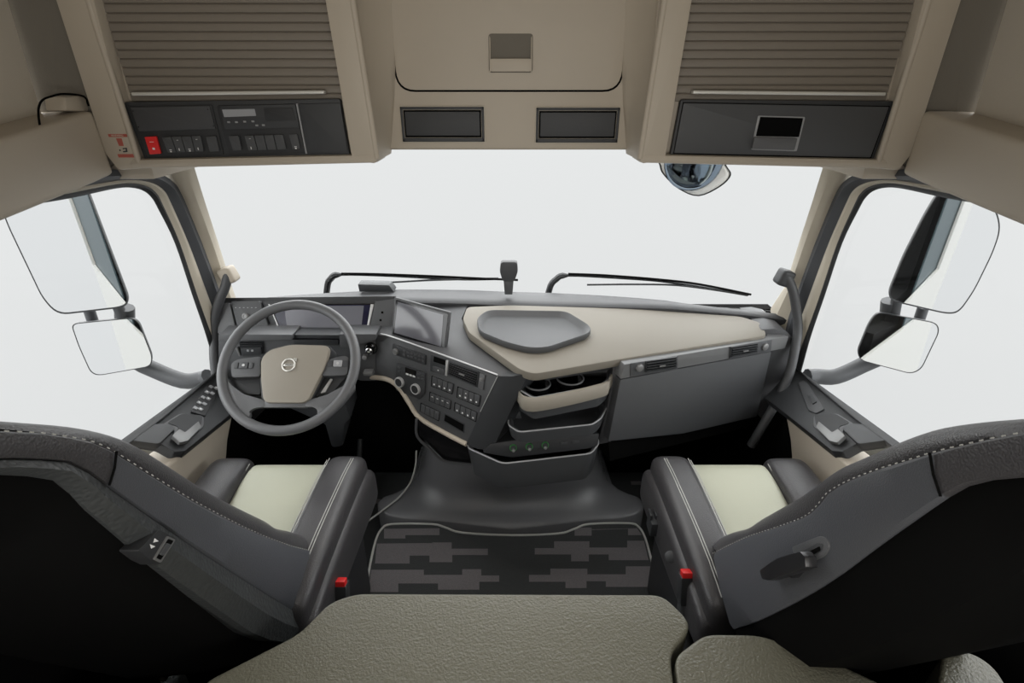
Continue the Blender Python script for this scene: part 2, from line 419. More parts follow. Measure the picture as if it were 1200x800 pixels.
def rocker(fr, px, par, h=.009, m0='grey', icon=None, lab=None):
    m = MB(); fr.pslab(m, px, h, h+.005, .002, .0015, 0)
    cx = sum(p[0] for p in px)/len(px); cy = sum(p[1] for p in px)/len(px)
    if icon:
        a, b = fr.at(cx, cy, h+.005)
        for (da, db, w, hh) in icon: fr.slab(m, rect(a+da-w/2, b+db-hh/2, a+da+w/2, b+db+hh/2), h+.005, h+.0054, 0, 0, 1)
    o = m.build('switch', [m0, 'white'], par)
    if lab: o['label'] = lab
    return o
ic1 = [(0, -.012, .006, .0015), (0, -.016, .004, .003)]; ic2 = [(0, .01, .004, .001), (-.002, -.012, .002, .006)]
rocker(OF, Z2([(237, 276), (284, 273), (303, 343), (259, 346)]), b1, m0='red', icon=[(0, .008, .010, .0012), (0, -.008, .006, .005)], lab='red hazard switch')
def row(fr, conv, q, n, par, h=.009, m0='grey', ics=None):
    (x0, y0), (x1, y1), (x2, y2), (x3, y3) = q
    for i in range(n):
        t0 = (i+.04)/n; t1 = (i+.96)/n
        L = lambda a, b, t: (a[0]+(b[0]-a[0])*t, a[1]+(b[1]-a[1])*t)
        quad = [L(q[0], q[1], t0), L(q[0], q[1], t1), L(q[3], q[2], t1), L(q[3], q[2], t0)]
        rocker(fr, conv(quad), par, h, m0, ics[i % len(ics)] if ics else None)
row(OF, Z2, [(305, 277), (464, 271), (477, 333), (330, 339)], 4, b1, ics=[ic1, ic2])
row(OF, Z2, [(482, 274), (526, 272), (540, 332), (498, 336)], 1, b1)
row(OF, Z2, [(573, 273), (616, 271), (630, 328), (592, 331)], 1, b2)
row(OF, Z2, [(637, 271), (795, 266), (808, 325), (654, 330)], 4, b2, ics=[ic2, None, None, None])
row(OF, Z2, [(815, 266), (852, 264), (865, 322), (832, 325)], 1, b2, ics=[ic1])
TG = thing('tachograph', 'black tachograph unit with grey display, above the right switch row of the overhead panel', 'device', (-.63, 1.37, 1.55))
m = MB(); OF.pslab(m, Z2([(540, 151), (842, 144), (860, 238), (560, 245)]), .009, .014, .002, .002); m.build('housing', 'dark', TG)
m = MB(); OF.pslab(m, Z2([(549, 166), (680, 163), (686, 191), (558, 196)]), .014, .0146, .001); o = m.build('display', 'lcd', TG)
m = MB(); OF.pslab(m, Z2([(716, 161), (830, 158), (845, 209), (724, 213)]), .014, .016, .002, .001); m.build('paper_drawer', 'darker', TG)
for c in ((577, 216), (608, 216), (641, 214), (674, 213), (690, 229), (716, 228)):
    m = MB(); u, v = Z2([c])[0]; a, b = OF.at(u, v, .014); OF.slab(m, rect(a-.0035, b-.002, a+.0035, b+.002), .014, .0158, 0, .0006); m.build('button', 'grey_light', TG)
text_mesh('TACHO', .006, OF, *OF.at(*Z2([(560, 159)])[0], .014), .0142, 'grey_light', 'lettering', TG) if False else None
# warning decal on the left column
T = thing('warning_label', 'small red warning decal with person symbol on the beige column, left of red switch', 'label', (-1.0, 1.36, 1.50))
m = MB(); Zd = lambda l: zc(4, -2.5, 0, l)
OF.pslab(m, Zd([(515, 628), (603, 628), (607, 642), (520, 642)]), .020, .0206, .001, 0, 0)
OF.pslab(m, Zd([(560, 722), (640, 722), (646, 738), (566, 738)]), .020, .0206, .001, 0, 0)
OF.pslab(m, Zd([(553, 648), (580, 648), (590, 684), (568, 684)]), .020, .0206, .001, 0, 0)
OF.pslab(m, Zd([(568, 700), (574, 700), (576, 708), (570, 708)]), .020, .0206, 0, 0, 1)
OF.pslab(m, Zd([(584, 694), (604, 692), (608, 712), (588, 714), (586, 708), (600, 706), (598, 698), (586, 700)]), .020, .0206, 0, 0, 1)
m.build('printed_panel', ['decal_red', 'dark'], T)
text_mesh('WARNING', .0062, OF, *OF.at(137.5, 158.8, .02), .0207, 'beige_light', 'lettering', T)
text_mesh('SRS AIRBAG', .0046, OF, *OF.at(150.7, 182.6, .02), .0207, 'beige_light', 'lettering', T) if False else None
# flap panel on the right
T = thing('flap_panel', 'black flap panel with central pull handle, under right roller shutter', 'panel', (.72, 1.38, 1.49))
Z4 = lambda l: zc(2.6667, 750, 0, l)
m = MB(); OF.pslab(m, Z4([(128, 311), (797, 316), (725, 511), (93, 496)]), -.01, .006, .006, .003); m.build('panel_frame', 'dark', T)
m = MB(); OF.pslab(m, Z4([(134, 319), (782, 331), (722, 496), (104, 481)]), .006, .007, 0, 0, 1); OF.pslab(m, Z4([(137, 322), (779, 334), (720, 492), (107, 478)]), .006, .011, .003, .002, 0); fp = m.build('flap', ['grey', 'black'], T)
m = MB(); OF.pslab(m, Z4([(369, 361), (517, 365), (490, 473), (347, 468)]), .011, .0125, .004, .001, 0)
OF.pslab(m, Z4([(376, 365), (510, 369), (497, 428), (362, 425)]), .0125, .0128, .002, 0, 1)
OF.pslab(m, Z4([(359, 428), (493, 432), (483, 469), (350, 465)]), .0125, .020, .003, .003, 2); h = m.build('flap_handle', ['grey_light', 'black', 'grey_mid'], fp)
# centre locker
T = thing('center_locker', 'beige center overhead locker with large rounded hatch between the two shutters', 'locker', (0, 1.5, 1.46))
m = MB()
m.prism([(-.335, 1.50, 1.478), (-.335, 1.72, 1.50), (-.335, 1.72, 2.09), (-.335, 1.50, 2.09)], (.67, 0, 0), 0, .012, 3)
for sg in (-1, 1):
    U = (lambda u: u) if sg < 0 else (lambda u: 1192-u)
    pr = []
    for v, ua, ub in ((-60, 402, 452), (0, 411, 462), (60, 421, 464), (120, 433, 462), (165, 440, 459), (184, 444, 457)):
        A = OF.W(U(ua), v, .0); B = CF.W(U(ub), v, .001)
        A.z = B.z = (A.z+B.z)/2
        pr.append([A+(B-A)*t+V((0, .018*math.sin(math.pi*t), 0)) for t in (0, .2, .4, .6, .8, 1)])
    m.shell(pr, (0, .02, 0))
m.build('locker_body', 'beige', T)
hx = [CF.at(u, v, .004) for u, v in ((457.5, -50), (737, -50), (727, 105.5), (466, 105.5))]
m = MB(); CF.slab(m, [(hx[3][0]-.0045, 2.07), (hx[2][0]+.0045, 2.07), (hx[2][0]+.0045, hx[2][1]-.0045), (hx[3][0]-.0045, hx[2][1]-.0045)], 0, .0012, .05, 0, 1, 6)
CF.slab(m, [(hx[3][0], 2.068), (hx[2][0], 2.068), (hx[2][0], hx[2][1]), (hx[3][0], hx[2][1])], 0, .006, .047, .003, 0, 6)
ht = m.build('hatch', ['beige', 'black'], T)
m = MB(); q = [CF.at(u, v, .006) for u, v in ((570, 40.5), (625, 40.5), (623, 84), (574, 84))]
hz0, hz1 = q[2][1], q[0][1]; hl, hr = q[3][0], q[2][0]
CF.slab(m, rect(hl-.002, hz0-.002, hr+.002, hz1+.002), .006, .0068, .008, 0, 2)
zm = hz0+(hz1-hz0)*.36
CF.slab(m, rect(hl+.001, zm, hr-.001, hz1-.001), .0068, .0074, .005, 0, 1)
CF.slab(m, rect(hl+.001, hz0, hr-.001, zm), .0068, .018, .006, .003, 0)
m.prism([CF.p(hl, hz0, .006), CF.p(hl, hz1, .006), CF.p(hl, zm, .020), CF.p(hl, hz0, .020)], CF.x*.003, 0, .001)
m.prism([CF.p(hr-.003, hz0, .006), CF.p(hr-.003, hz1, .006), CF.p(hr-.003, zm, .020), CF.p(hr-.003, hz0, .020)], CF.x*.003, 0, .001)
m.build('hatch_handle', ['beige', 'recess_shade', 'recess_shade'], ht)  # darker beige paints the shade inside the handle cavity
for l, nm in ((((468, 125), (567, 125), (568, 166), (473, 167)), 'left'), (((628, 125), (727, 126), (723, 167), (628, 167)), 'right')):
    q = [CF.at(u, v, .004) for u, v in l]; a0 = (q[0][0]+q[3][0])/2; a1 = (q[1][0]+q[2][0])/2; b0 = q[2][1]; b1_ = q[1][1]
    m = MB(); CF.slab(m, rect(a0-.002, b0-.002, a1+.002, b1_+.002), 0, .005, .003, .002, 2)
    for r_ in (rect(a0, b0, a1, b0+.010), rect(a0, b1_-.007, a1, b1_), rect(a0, b0, a0+.007, b1_), rect(a1-.007, b0, a1, b1_)): CF.slab(m, r_, .002, .009, 0, .002, 0)
    CF.slab(m, rect(a0+.008, b0+.011, a1-.008, b1_-.008), .004, .0062, 0, 0, 1)
    CF.slab(m, rect(a0+.012, b0+.016, a1-.012, b1_-.012), .006, .008, .002, .001, 3)
    o = m.build('speaker_insert', ['dark', 'black', 'beige_light', 'dark'], T); o['label'] = '%s dark rectangular insert below hatch' % nm
# latch block on the left rail
T = thing('cord_latch', 'small beige latch block with thin black cord loop on the left door rail', 'latch', (-1.06, 1.36, 1.56))
m = MB(); XF = Fr((-1.055, 0, 0), (0, 1, 0), (0, 0, 1))
m.prism([PX(*p, -1.035) for p in ((76, 113), (101, 112), (105, 131), (78, 130))], (-.05, 0, 0), 0, .006); m.build('latch_block', 'beige', T)
m = MB(); m.tube(smooth_path([PX(*p, -1.03) for p in ((47, 150), (45, 130), (49, 118), (60, 113), (76, 110), (98, 113), (104, 124))], 5), .0022, 8); m.build('cord', 'black', T)
T = MB(); T.prism(round_poly([(-1.119, y, z) for y, z in ((.7, 1.66), (1.095, 1.66), (1.12, 1.80), (.7, 1.80))], .04), (.012, 0, 0), 0, .005)
tag(T.build('head_pad', 'tan_pad'), 'pale rounded pad on the cloth wall at upper left edge', 'pad')
# curtain hook on the pillar tops
# ================================================================== DASHBOARD
def lerp(tab, x):
    for (a, p), (b, q) in zip(tab, tab[1:]):
        if x <= b: t = max(0, min(1, (x-a)/(b-a))); return p+(q-p)*t
    return tab[-1][1]
BT = Fr.of3(PY(610, 432, 1.34), PY(898, 393, 1.60), PY(600, 357, 1.74))
SF = Fr.of3(PY(458, 395, 1.58), PY(582, 440, 1.36), PY(545, 520, 1.38)); SF = Fr(SF.o, SF.x, SF.y*-1)
GF = Fr(PY(735, 427, 1.40), PY(905, 397, 1.60)-PY(735, 427, 1.40), (0, 0, 1))
CP = Fr(PY(332, 390, 1.64), (1, 0, 0), PY(322, 357, 1.68)-PY(332, 390, 1.64)+V((PY(332, 390, 1.64).x-PY(322, 357, 1.68).x, 0, 0)))
TF = Fr.of3(PY(458, 394, 1.58), PY(582, 439, 1.36), PY(547, 358, 1.75))
DB = thing('dashboard', 'wraparound truck dashboard in charcoal and beige below the windscreen', 'dashboard', (0, 1.7, .5))
xs = [-1.03+2.06*i/24 for i in range(25)]
zf = [(-1.03, .915), (-.9, .922), (-.45, .930), (-.18, .922), (0, .913), (.6, .902), (.85, .884), (1.03, .865)]
yf = [(-1.03, 1.72), (-.8, 1.73), (-.2, 1.75), (.5, 1.75), (.85, 1.735), (1.03, 1.725)]
m = MB()
m.shell([[(x, 1.80+.09*(1-x*x), lerp(zf, x)-.006-.03*max(0, x)**2) for x in xs], [(x, lerp(yf, x)+.03, lerp(zf, x)+.004) for x in xs], [(x, lerp(yf, x)+.008, lerp(zf, x)) for x in xs],
         [(x, lerp(yf, x), lerp(zf, x)-.006) for x in xs], [(x, lerp(yf, x)+.002, lerp(zf, x)-.022) for x in xs]], (0, .02, -.03))
m.build('dash_top', 'pad', DB)
# dark core behind all the facings
m = MB()
m.prism([(-1.0, 1.76, .66), (-.42, 1.76, .60), (-.42, 1.66, .60), (-.12, 1.50, .58), (0, 1.55, .58), (.36, 1.55, .58), (.38, 1.47, .58), (.92, 1.68, .58), (1.0, 1.87, .58), (-1.0, 1.87, .60)], (0, 0, .235), 0)
m.build('dash_core', 'darker', DB)
# beige passenger top
m = MB(); BT.pslab(m, [(547, 359), (600, 357), (740, 361), (868, 370), (893, 378), (899, 393), (760, 415), (625, 438), (608, 432), (549, 389), (542, 373)], -.03, 0, .022, .007)
BT.pslab(m, [(897, 376), (899, 393), (640, 434), (640, 364)], -.05, -.012, 0, 0, 1)
m.build('passenger_top', ['dash_beige', 'darker'], DB)
# grey top of the driver facing console
m = MB(); TF.pslab(m, [(436, 391), (460, 351), (549, 355), (541, 373), (548, 390), (608, 434), (620, 438), (584, 440.5), (521, 417), (458, 394)], -.03, -.001, .006, .005)
m.build('console_top', 'pad', DB)
# driver facing console
m = MB(); SF.pslab(m, [(426, 392), (458, 394.5), (584, 440), (546, 521), (520, 507), (490, 488), (478, 468), (465, 452), (445, 444), (424, 441)], -.10, 0, .006, .004)
cf = m.build('console_face', 'grey', DB)
m = MB(); m.tube(smooth_path([SF.W(*p, .002) for p in ((424, 391), (440, 391), (458, 394), (520, 416), (583, 439))], 4), .0026, 8); o = m.build('trim_strip', 'silver', DB)
m = MB(); m.tube([SF.W(583, 441, .002), SF.W(563, 482, .002)], .0015, 8); m.build('trim_strip', 'silver', DB)
m = MB(); m.tube(smooth_path([SF.W(*p, .0) for p in ((414, 441), (440, 442), (456, 445), (468, 454), (480, 472), (492, 489), (520, 506), (547, 520))], 4), .0095, 10); o = m.build('lower_trim', 'beige', DB); o['label'] = 'beige lower edge trim'
# corner between console and storage tower
TLt = SF.W(584, 440.5, 0); TLb = SF.W(546, 521, 0); TRt = PY(616, 438, 1.335); TRb = PY(574, 527, 1.35)
m = MB(); m.shell([[TLt, TLt*.5+TRt*.5+V((0, -.008, .0)), TRt], [TLb, TLb*.5+TRb*.5+V((0, -.008, 0)), TRb]], (.02, .14, 0), 0); m.build('console_corner', 'dark', DB)
# passenger facing: vents strip and lower panel
m = MB(); GF.pslab(m, [(732, 427), (924, 394), (920, 408), (727, 444)], -.05, .004, .003, .003); vs_ = m.build('vent_strip', 'strip', DB)
m = MB(); GF.pslab(m, [(727, 445), (904, 412), (887, 488), (800, 508), (713, 517)], -.06, -.002, .006, .004); o = m.build('glovebox_lid', 'grey', DB)
m = MB(); GF.pslab(m, [(713, 518), (884, 489), (878, 500), (715, 540)], -.25, -.03, 0, 0); m.build('under_panel', 'black', DB)
def vent(fr, px, par, h, n=5, knob=None, pin=True):
    m = MB(); fr.pslab(m, px, h, h+.003, .002, .001, 0)
    q = [fr.at(u, v, h+.003) for u, v in px]; q = [Vector(p) for p in q]
    L = lambda a, b, t: a+(b-a)*t
    ins = [L(L(q[0], q[1], .03), L(q[3], q[2], .03), .07), L(L(q[0], q[1], .97), L(q[3], q[2], .97), .07), L(L(q[0], q[1], .97), L(q[3], q[2], .97), .93), L(L(q[0], q[1], .03), L(q[3], q[2], .03), .93)]
    fr.slab(m, [tuple(p) for p in ins], h+.003, h+.0032, 0, 0, 1)
    for i in range(n):
        t = (i+.5)/n; a, b = L(ins[0], ins[3], t), L(ins[1], ins[2], t); w = (ins[3]-ins[0])*(.16/n)
        fr.slab(m, [tuple(a-w), tuple(b-w), tuple(b+w), tuple(a+w)], h+.003, h+.008, 0, 0, 0)
    if pin:
        c = L(L(ins[0], ins[1], .5), L(ins[3], ins[2], .5), .5); d = (ins[1]-ins[0])*.1; w = (ins[3]-ins[0])*.07
        fr.slab(m, [tuple(c-d-w), tuple(c+d-w), tuple(c+d+w), tuple(c-d+w)], h+.008, h+.011, 0, .001, 2)
    return m.build('air_vent', ['dark', 'black', 'satin'], par)
ZR = lambda l: zc(2.352, 700, 180, l)
for bez, slat, kn in ((((92, 578), (222, 558), (222, 594), (92, 614)), ((134, 572), (220, 560), (219, 592), (132, 604)), (116, 590)),
                      (((366, 532), (482, 513), (478, 545), (364, 566)), ((370, 533), (444, 522), (441, 549), (367, 562)), (462, 532))):
    m = MB(); GF.pslab(m, ZR(bez), .004, .007, .002, .001); vb = m.build('vent_bezel', 'grey', DB)
    vent(GF, ZR(slat), vb, .007, 4)
    a, b = GF.at(*ZR([kn])[0], .008); m = MB(); m.lathe(GF.p(a, b, .006), GF.n, [(0, .014), (.006, .013), (.008, .010), (.008, 0)], 20); m.build('vent_wheel', 'satin', vb)
for sg in (-1, 1):          # end caps joining the dash to the doors
    m = MB(); U = (lambda u: u) if sg < 0 else (lambda u: 1192-u)
    m.prism([PY(U(u), v, 1.635) for u, v in ((300, 386), (284, 385), (270, 388), (258, 402), (254, 440), (262, 470), (290, 500), (310, 480))], (0, .20, 0), 0, .006)
    m.build('dash_end', 'pad', DB)
# instrument area
ZD = lambda l: zc(5.925, 250, 335, l)
m = MB(); CP.pslab(m, [(262, 349), (462, 347), (458, 394), (262, 394)], -.04, -.012, 0, 0); m.build('instrument_bay', 'darker', DB)
m = MB(); CP.pslab(m, ZD([(30, 118), (112, 118), (160, 325), (30, 330)]), -.02, .012, .004, .004); m.build('end_panel', 'grey_mid', DB)
m = MB(); CP.pslab(m, ZD([(122, 106), (318, 104), (398, 328), (180, 328)]), -.02, .010, .004, .003); lp = m.build('light_panel', 'grey', DB)
a, b = CP.at(*ZD([(225, 210)])[0], .012); m = MB(); m.lathe(CP.p(a, b, .010), CP.n, [(0, .012), (.008, .0115), (.010, .009), (.0101, .006), (.008, .0055), (.008, 0)], 24); o = m.build('light_knob', 'satin', lp)
for i in range(6):
    a, b = CP.at(*ZD([(155+28*i, 150)])[0], .010); m = MB(); CP.slab(m, rect(a-.0025, b-.001, a+.0025, b+.001), .010, .0104); m.build('symbol', 'grey_light', lp)
m = MB(); CP.pslab(m, ZD([(335, 106), (1130, 102), (1068, 328), (415, 328)]), -.012, 0, .006, .002); m.build('cluster_bezel', 'darker', DB)
IC = thing('instrument_cluster', 'wide dark digital instrument screen seen behind the steering wheel', 'screen', (-.66, 1.66, .85))
m = MB(); CP.pslab(m, ZD([(385, 126), (1112, 122), (1068, 320), (466, 320)]), .001, .006, .004, .002); m.build('housing', 'gloss_black', IC)
m = MB(); CP.pslab(m, ZD([(400, 134), (1100, 130), (1060, 313), (474, 313)]), .006, .0066, .002, 0); o = m.build('display', 'cluster', IC)
m = MB(); CP.pslab(m, ZD([(492, 140), (1045, 136), (1025, 308), (514, 308)]), .0067, .0072, .001, 0); o = m.build('display_glare', 'cluster_glare', IC)  # lighter middle paints the light reflected in the screen
for q in (((1092, 126), (1114, 128), (1070, 320), (1060, 320)), ((380, 126), (388, 126), (470, 320), (462, 320))):
    m = MB(); CP.pslab(m, ZD(q), .004, .010, 0, .001); m.build('bezel_edge', 'silver', IC)
m = MB(); CP.pslab(m, [(440, 353), (463, 350), (459, 394), (431, 392)], -.02, .010, .003, .003); pp = m.build('port_panel', 'grey', DB)
for p in ((448, 366), (446, 375)):
    a, b = CP.at(*p, .010); m = MB(); CP.slab(m, rect(a-.004, b-.004, a+.004, b+.004), .010, .0105, .001); m.build('port', 'black', pp)
LP = Fr((0, 1.60, 0), (1, 0, 0), (0, 0, 1))
m = MB(); LP.pslab(m, [(256, 399), (343, 398), (440, 396), (440, 446), (424, 446), (400, 440), (256, 448)], -.12, 0, .004, .003); m.build('knee_panel', 'grey', DB)
m = MB(); LP.pslab(m, ZD([(35, 335), (552, 338), (548, 374), (35, 382)]), -.06, .030, .004, .006); m.build('ledge', 'grey_mid', DB)
m = MB(); LP.pslab(m, ZD([(556, 338), (872, 340), (882, 366), (556, 362)]), -.06, .018, .002, .004); m.build('ledge', 'dark', DB)
m = MB(); LP.pslab(m, ZD([(872, 334), (1130, 334), (1130, 372), (950, 430), (882, 430)]), -.06, .030, .004, .006); m.build('ledge', 'grey', DB)
m = MB(); LP.pslab(m, ZD([(560, 372), (868, 372), (868, 412), (560, 408)]), 0, .008, .002, .002); m.build('knee_ledge', 'dark', DB)
vent(LP, ZD([(178, 386), (345, 386), (348, 425), (183, 425)]), DB, .001, 3, pin=False)
m = MB(); LP.pslab(m, ZD([(188, 432), (330, 428), (335, 478), (196, 484)]), 0, .012, .003, .002); kb = m.build('switch_block', 'dark', DB)
for x in (240, 270): m = MB(); LP.pslab(m, ZD([(x-8, 442), (x+8, 442), (x+8, 456), (x-8, 456)]), .012, .0135, 0, .001); m.build('button', 'grey_light', kb)
m = MB(); LP.pslab(m, ZD([(152, 432), (166, 430), (190, 486), (178, 490)]), 0, .012, .002, .002); m.build('thumb_slider', 'satin', DB)
# ignition and stalk cluster right of the wheel
T = thing('ignition_switch', 'chrome ignition switch with key barrel, right of the steering wheel', 'switch', (-.42, 1.58, .78))
a, b = LP.at(434.5, 409, .01)
m = MB(); m.lathe(LP.p(a, b, 0), LP.n, [(0, .0225), (.006, .0225), (.009, .020), (.007, .017), (.003, .016), (.003, 0)], 28); m.build('switch_ring', 'gloss_black', T)
m = MB(); m.lathe(LP.p(a-.004, b-.004, .004), LP.n, [(0, .015), (.016, .013), (.019, .009), (.019, 0)], 20); m.build('key_barrel', 'chrome', T)
a, b = LP.at(428, 418, .01); m = MB(); m.lathe(LP.p(a, b, .004), LP.n, [(0, .010), (.016, .009), (.019, .005), (.019, 0)], 18); m.build('lock_knob', 'satin', T)
a, b = LP.at(433, 434, .01); m = MB(); m.box(LP.p(a, b, .022), (.034, .03, .016), 0, .005); m.build('lever_tip', 'satin', T)
# controls on the console face
Z7 = lambda l: zc(6.154, 450, 390, l)
def bezel(name, q, mt='dark', h=.003, r=.003, par=None): m = MB(); SF.pslab(m, Z7(q), 0, h, r, .001); return m.build(name, mt, par or DB)
def knobs(fr, p, par, r, hh, m1, m2, name='knob', conv=Z7):
    a, b = fr.at(*conv([p])[0], .006); m = MB()
    m.lathe(fr.p(a, b, .002), fr.n, [(0, r), (hh, r*.96), (hh+.001, r*.88), (hh, r*.74)], 28, 0); m.lathe(fr.p(a, b, .002), fr.n, [(0, r*.74), (hh+.0005, r*.74), (hh+.001, r*.5), (hh+.001, 0)], 24, 1)
    return m.build(name, [m1, m2], par)
T = thing('car_radio', 'black radio unit with volume knob, top left of the driver console below the tablet screen', 'radio', SF.W(*Z7([(180, 150)])[0]))
m = MB(); SF.pslab(m, Z7([(60, 80), (300, 163), (296, 232), (62, 152)]), .0, .006, .003, .001); m.build('housing', 'dark', T)
knobs(SF, (86, 133), T, .0115, .010, 'satin', 'satin')
for i in range(6):
    x = 135+27*i; y = 122+8.8*i
    for dy in (0, 26): m = MB(); SF.pslab(m, Z7([(x, y+dy), (x+20, y+7+dy), (x+20, y+21+dy), (x, y+14+dy)]), .006, .0085, .0005, .0008); m.build('button', 'grey', T)
T = thing('climate_control', 'climate control unit with two chrome ringed dials, under the radio', 'control', SF.W(*Z7([(180, 350)])[0]))
m = MB(); SF.pslab(m, Z7([(88, 215), (298, 290), (292, 440), (255, 478), (90, 415), (80, 395)]), 0, .005, .003, .001); m.build('housing', 'dark', T)
m = MB(); SF.pslab(m, Z7([(152, 246), (232, 274), (228, 316), (152, 290)]), .005, .006, .001); m.build('display', 'gloss_black', T)
for i in range(3): m = MB(); SF.pslab(m, Z7([(158+24*i, 288+8*i), (176+24*i, 294+8*i), (176+24*i, 306+8*i), (158+24*i, 300+8*i)]), .006, .0066); m.build('symbol', 'white', T)
for x, y in ((102, 246), (102, 276), (246, 296), (246, 322), (272, 306), (272, 330)): m = MB(); SF.pslab(m, Z7([(x-6, y-6), (x+16, y), (x+16, y+14), (x-6, y+8)]), .005, .007, 0, .0008); m.build('button', 'grey', T)
for p in ((115, 353), (231, 402)): o = knobs(SF, p, T, .0195, .012, 'silver', 'darker', 'dial')
bz = bezel('switch_bezel', [(335, 155), (448, 190), (440, 305), (333, 275)])
m = MB(); SF.pslab(m, Z7([(360, 168), (444, 196), (440, 234), (356, 206)]), .003, .0036, .001); m.build('display', 'black', bz)
rocker(SF, Z7([(350, 238), (434, 265), (430, 300), (348, 274)]), bz, .003, 'grey', [(0, 0, .005, .003)])
m = MB(); SF.pslab(m, Z7([(446, 196), (462, 202), (452, 312), (438, 305)]), 0, .007, 0, .001); m.build('vent_side', 'silver', DB)
vent(SF, Z7([(468, 206), (684, 282), (668, 394), (458, 302)]), DB, .001, 6)
m = MB(); SF.pslab(m, Z7([(690, 290), (728, 304), (712, 412), (676, 396)]), 0, .005, 0, .001); m.build('vent_side', 'grey_mid', DB)
knobs(SF, (702, 335), DB, .0065, .008, 'satin', 'satin', 'vent_wheel')
icl = [(0, -.008, .0055, .005)]; icm = [(0, .004, .0065, .0022)]; icn = [(0, .008, .004, .003), (0, -.007, .0055, .006)]
for q, ic in (([(342, 308), (502, 368), (492, 444), (338, 384)], [icl]), ([(328, 424), (484, 490), (476, 554), (323, 490)], [icm]),
              ([(528, 386), (697, 452), (686, 534), (522, 466)], [icl, icn, icl, icl]), ([(508, 500), (672, 574), (662, 644), (502, 562)], [icl]),
              ([(263, 504), (402, 570), (394, 638), (256, 566)], [None])):
    bz = bezel('switch_bezel', q, 'black', .002, .002)
    cxm = sum(p[0] for p in q)/4; cym = sum(p[1] for p in q)/4
    qq = [(cxm+(x-cxm)*.95, cym+(y-cym)*.9) for x, y in q]
    row(SF, Z7, qq, 4, bz, .002, 'grey', ic)
m = MB(); SF.pslab(m, Z7([(436, 578), (582, 658), (576, 722), (428, 636)]), 0, .002, .001, .001, 0); SF.pslab(m, Z7([(442, 588), (576, 662), (571, 712), (434, 632)]), .002, .0024, 0, 0, 1); m.build('card_slot', ['dark', 'black'], DB)
# tablet screen
t0 = PY(459, 394, 1.585); TS = Fr(t0, PY(522, 413, 1.50)-t0, PY(462.5, 348, 1.625)-t0)
T = thing('tablet_screen', 'rectangular tablet style screen standing on top of the driver console', 'screen', TS.p(.09, 0, 0))
m = MB(); TS.pslab(m, [(462.5, 348), (527, 365.5), (521.5, 412), (458.5, 393)], -.014, 0, .004, .003); m.build('housing', 'grey', T)
m = MB(); TS.pslab(m, [(464, 351), (525, 368), (520, 410), (460, 391.5)], .0, .0012, .003, 0); m.build('bezel', 'gloss_black', T)
m = MB(); TS.pslab(m, [(466, 353.5), (519.5, 368.5), (516.5, 406), (462, 389.5)], .0012, .0018, 0, 0); m.build('display', 'screen', T)
# ---------------------------------------------------------- storage tray on top
T = MB(); o6 = [(558.6, 373), (571, 364), (664, 365.5), (692.5, 383), (692, 391), (641, 408.5), (620, 409), (592, 402), (561, 389)]
o = [BT.at(u, v, .020) for u, v in o6]; o = [tuple(p) for p in [(q.x, q.y) for q in round_poly([V((a, b, 0)) for a, b in o], .028, 5)]]
c = (sum(p[0] for p in o)/len(o), sum(p[1] for p in o)/len(o))
sc_ = lambda k, h: [BT.p(c[0]+(a-c[0])*k, c[1]+(b-c[1])*k, h) for a, b in o]
T.loft([sc_(.97, .001), sc_(1.0, .010), sc_(1.0, .022), sc_(.985, .025), sc_(.96, .023), sc_(.90, .009), sc_(.86, .006)])
tag(T.build('storage_tray', 'grey', sharp=60), 'grey tray with raised rim set on the beige dashboard top', 'tray')
# ---------------------------------------------------------- storage tower
T = thing('storage_tower', 'dark center storage tower with cup holders, open pockets and bin, right of driver console', 'storage unit', (.15, 1.4, .45))
def tray(plan, z0, z1, wall, taper, mats, name, par, r=.02, ztop=None, low=None):
    pl = round_poly([V((x, y, 0)) for x, y in plan], r, 4); c = V((sum(p.x for p in pl)/len(pl), sum(p.y for p in pl)/len(pl), 0))
    dz = lambda p: 0 if ztop is None else ztop(p)
    R = lambda k, z, s=1: [V((c.x+(p.x-c.x)*k, c.y+(p.y-c.y)*k, z+s*dz(p))) for p in pl]
    k = 1-wall/.13
    m = MB(); m.loft([R(taper, z0, .3), R(1, z1-.012), R(1, z1-.003), R(1-.02, z1), R(k+.02, z1), R(k, z1-.003), R(k*taper, z0+.006, .3)], True, True, 0)
    m.tube([p+V((0, 0, z1+dz(p))) for p in pl], .0026, 6, 1, closed=True)  # pale tube paints the bright glint along the tray edge
    return m.build(name, [mats, 'grey_light'], par, sharp=50)
pt = lambda u, v, z: (PZ(u, v, z).x, PZ(u, v, z).y)
# side cheeks and back
m = MB(); m.box((.17, 1.545, .70), (.40, .03, .30), 0); m.build('back_panel', 'black', T)
m = MB(); m.shell([[PY(616, 438, 1.335), PY(640, 434, 1.53)], [PY(574, 527, 1.35), PY(590, 522, 1.53)]], (.008, 0, 0)); m.build('side_panel', 'dark', T)
m = MB(); m.prism([PY(u, v, 1.425) for u, v in ((719, 426), (738, 422), (728, 444), (716, 518), (700, 521), (711, 480))], (0, .10, 0), 0, .003); m.build('side_panel', 'pad', T)
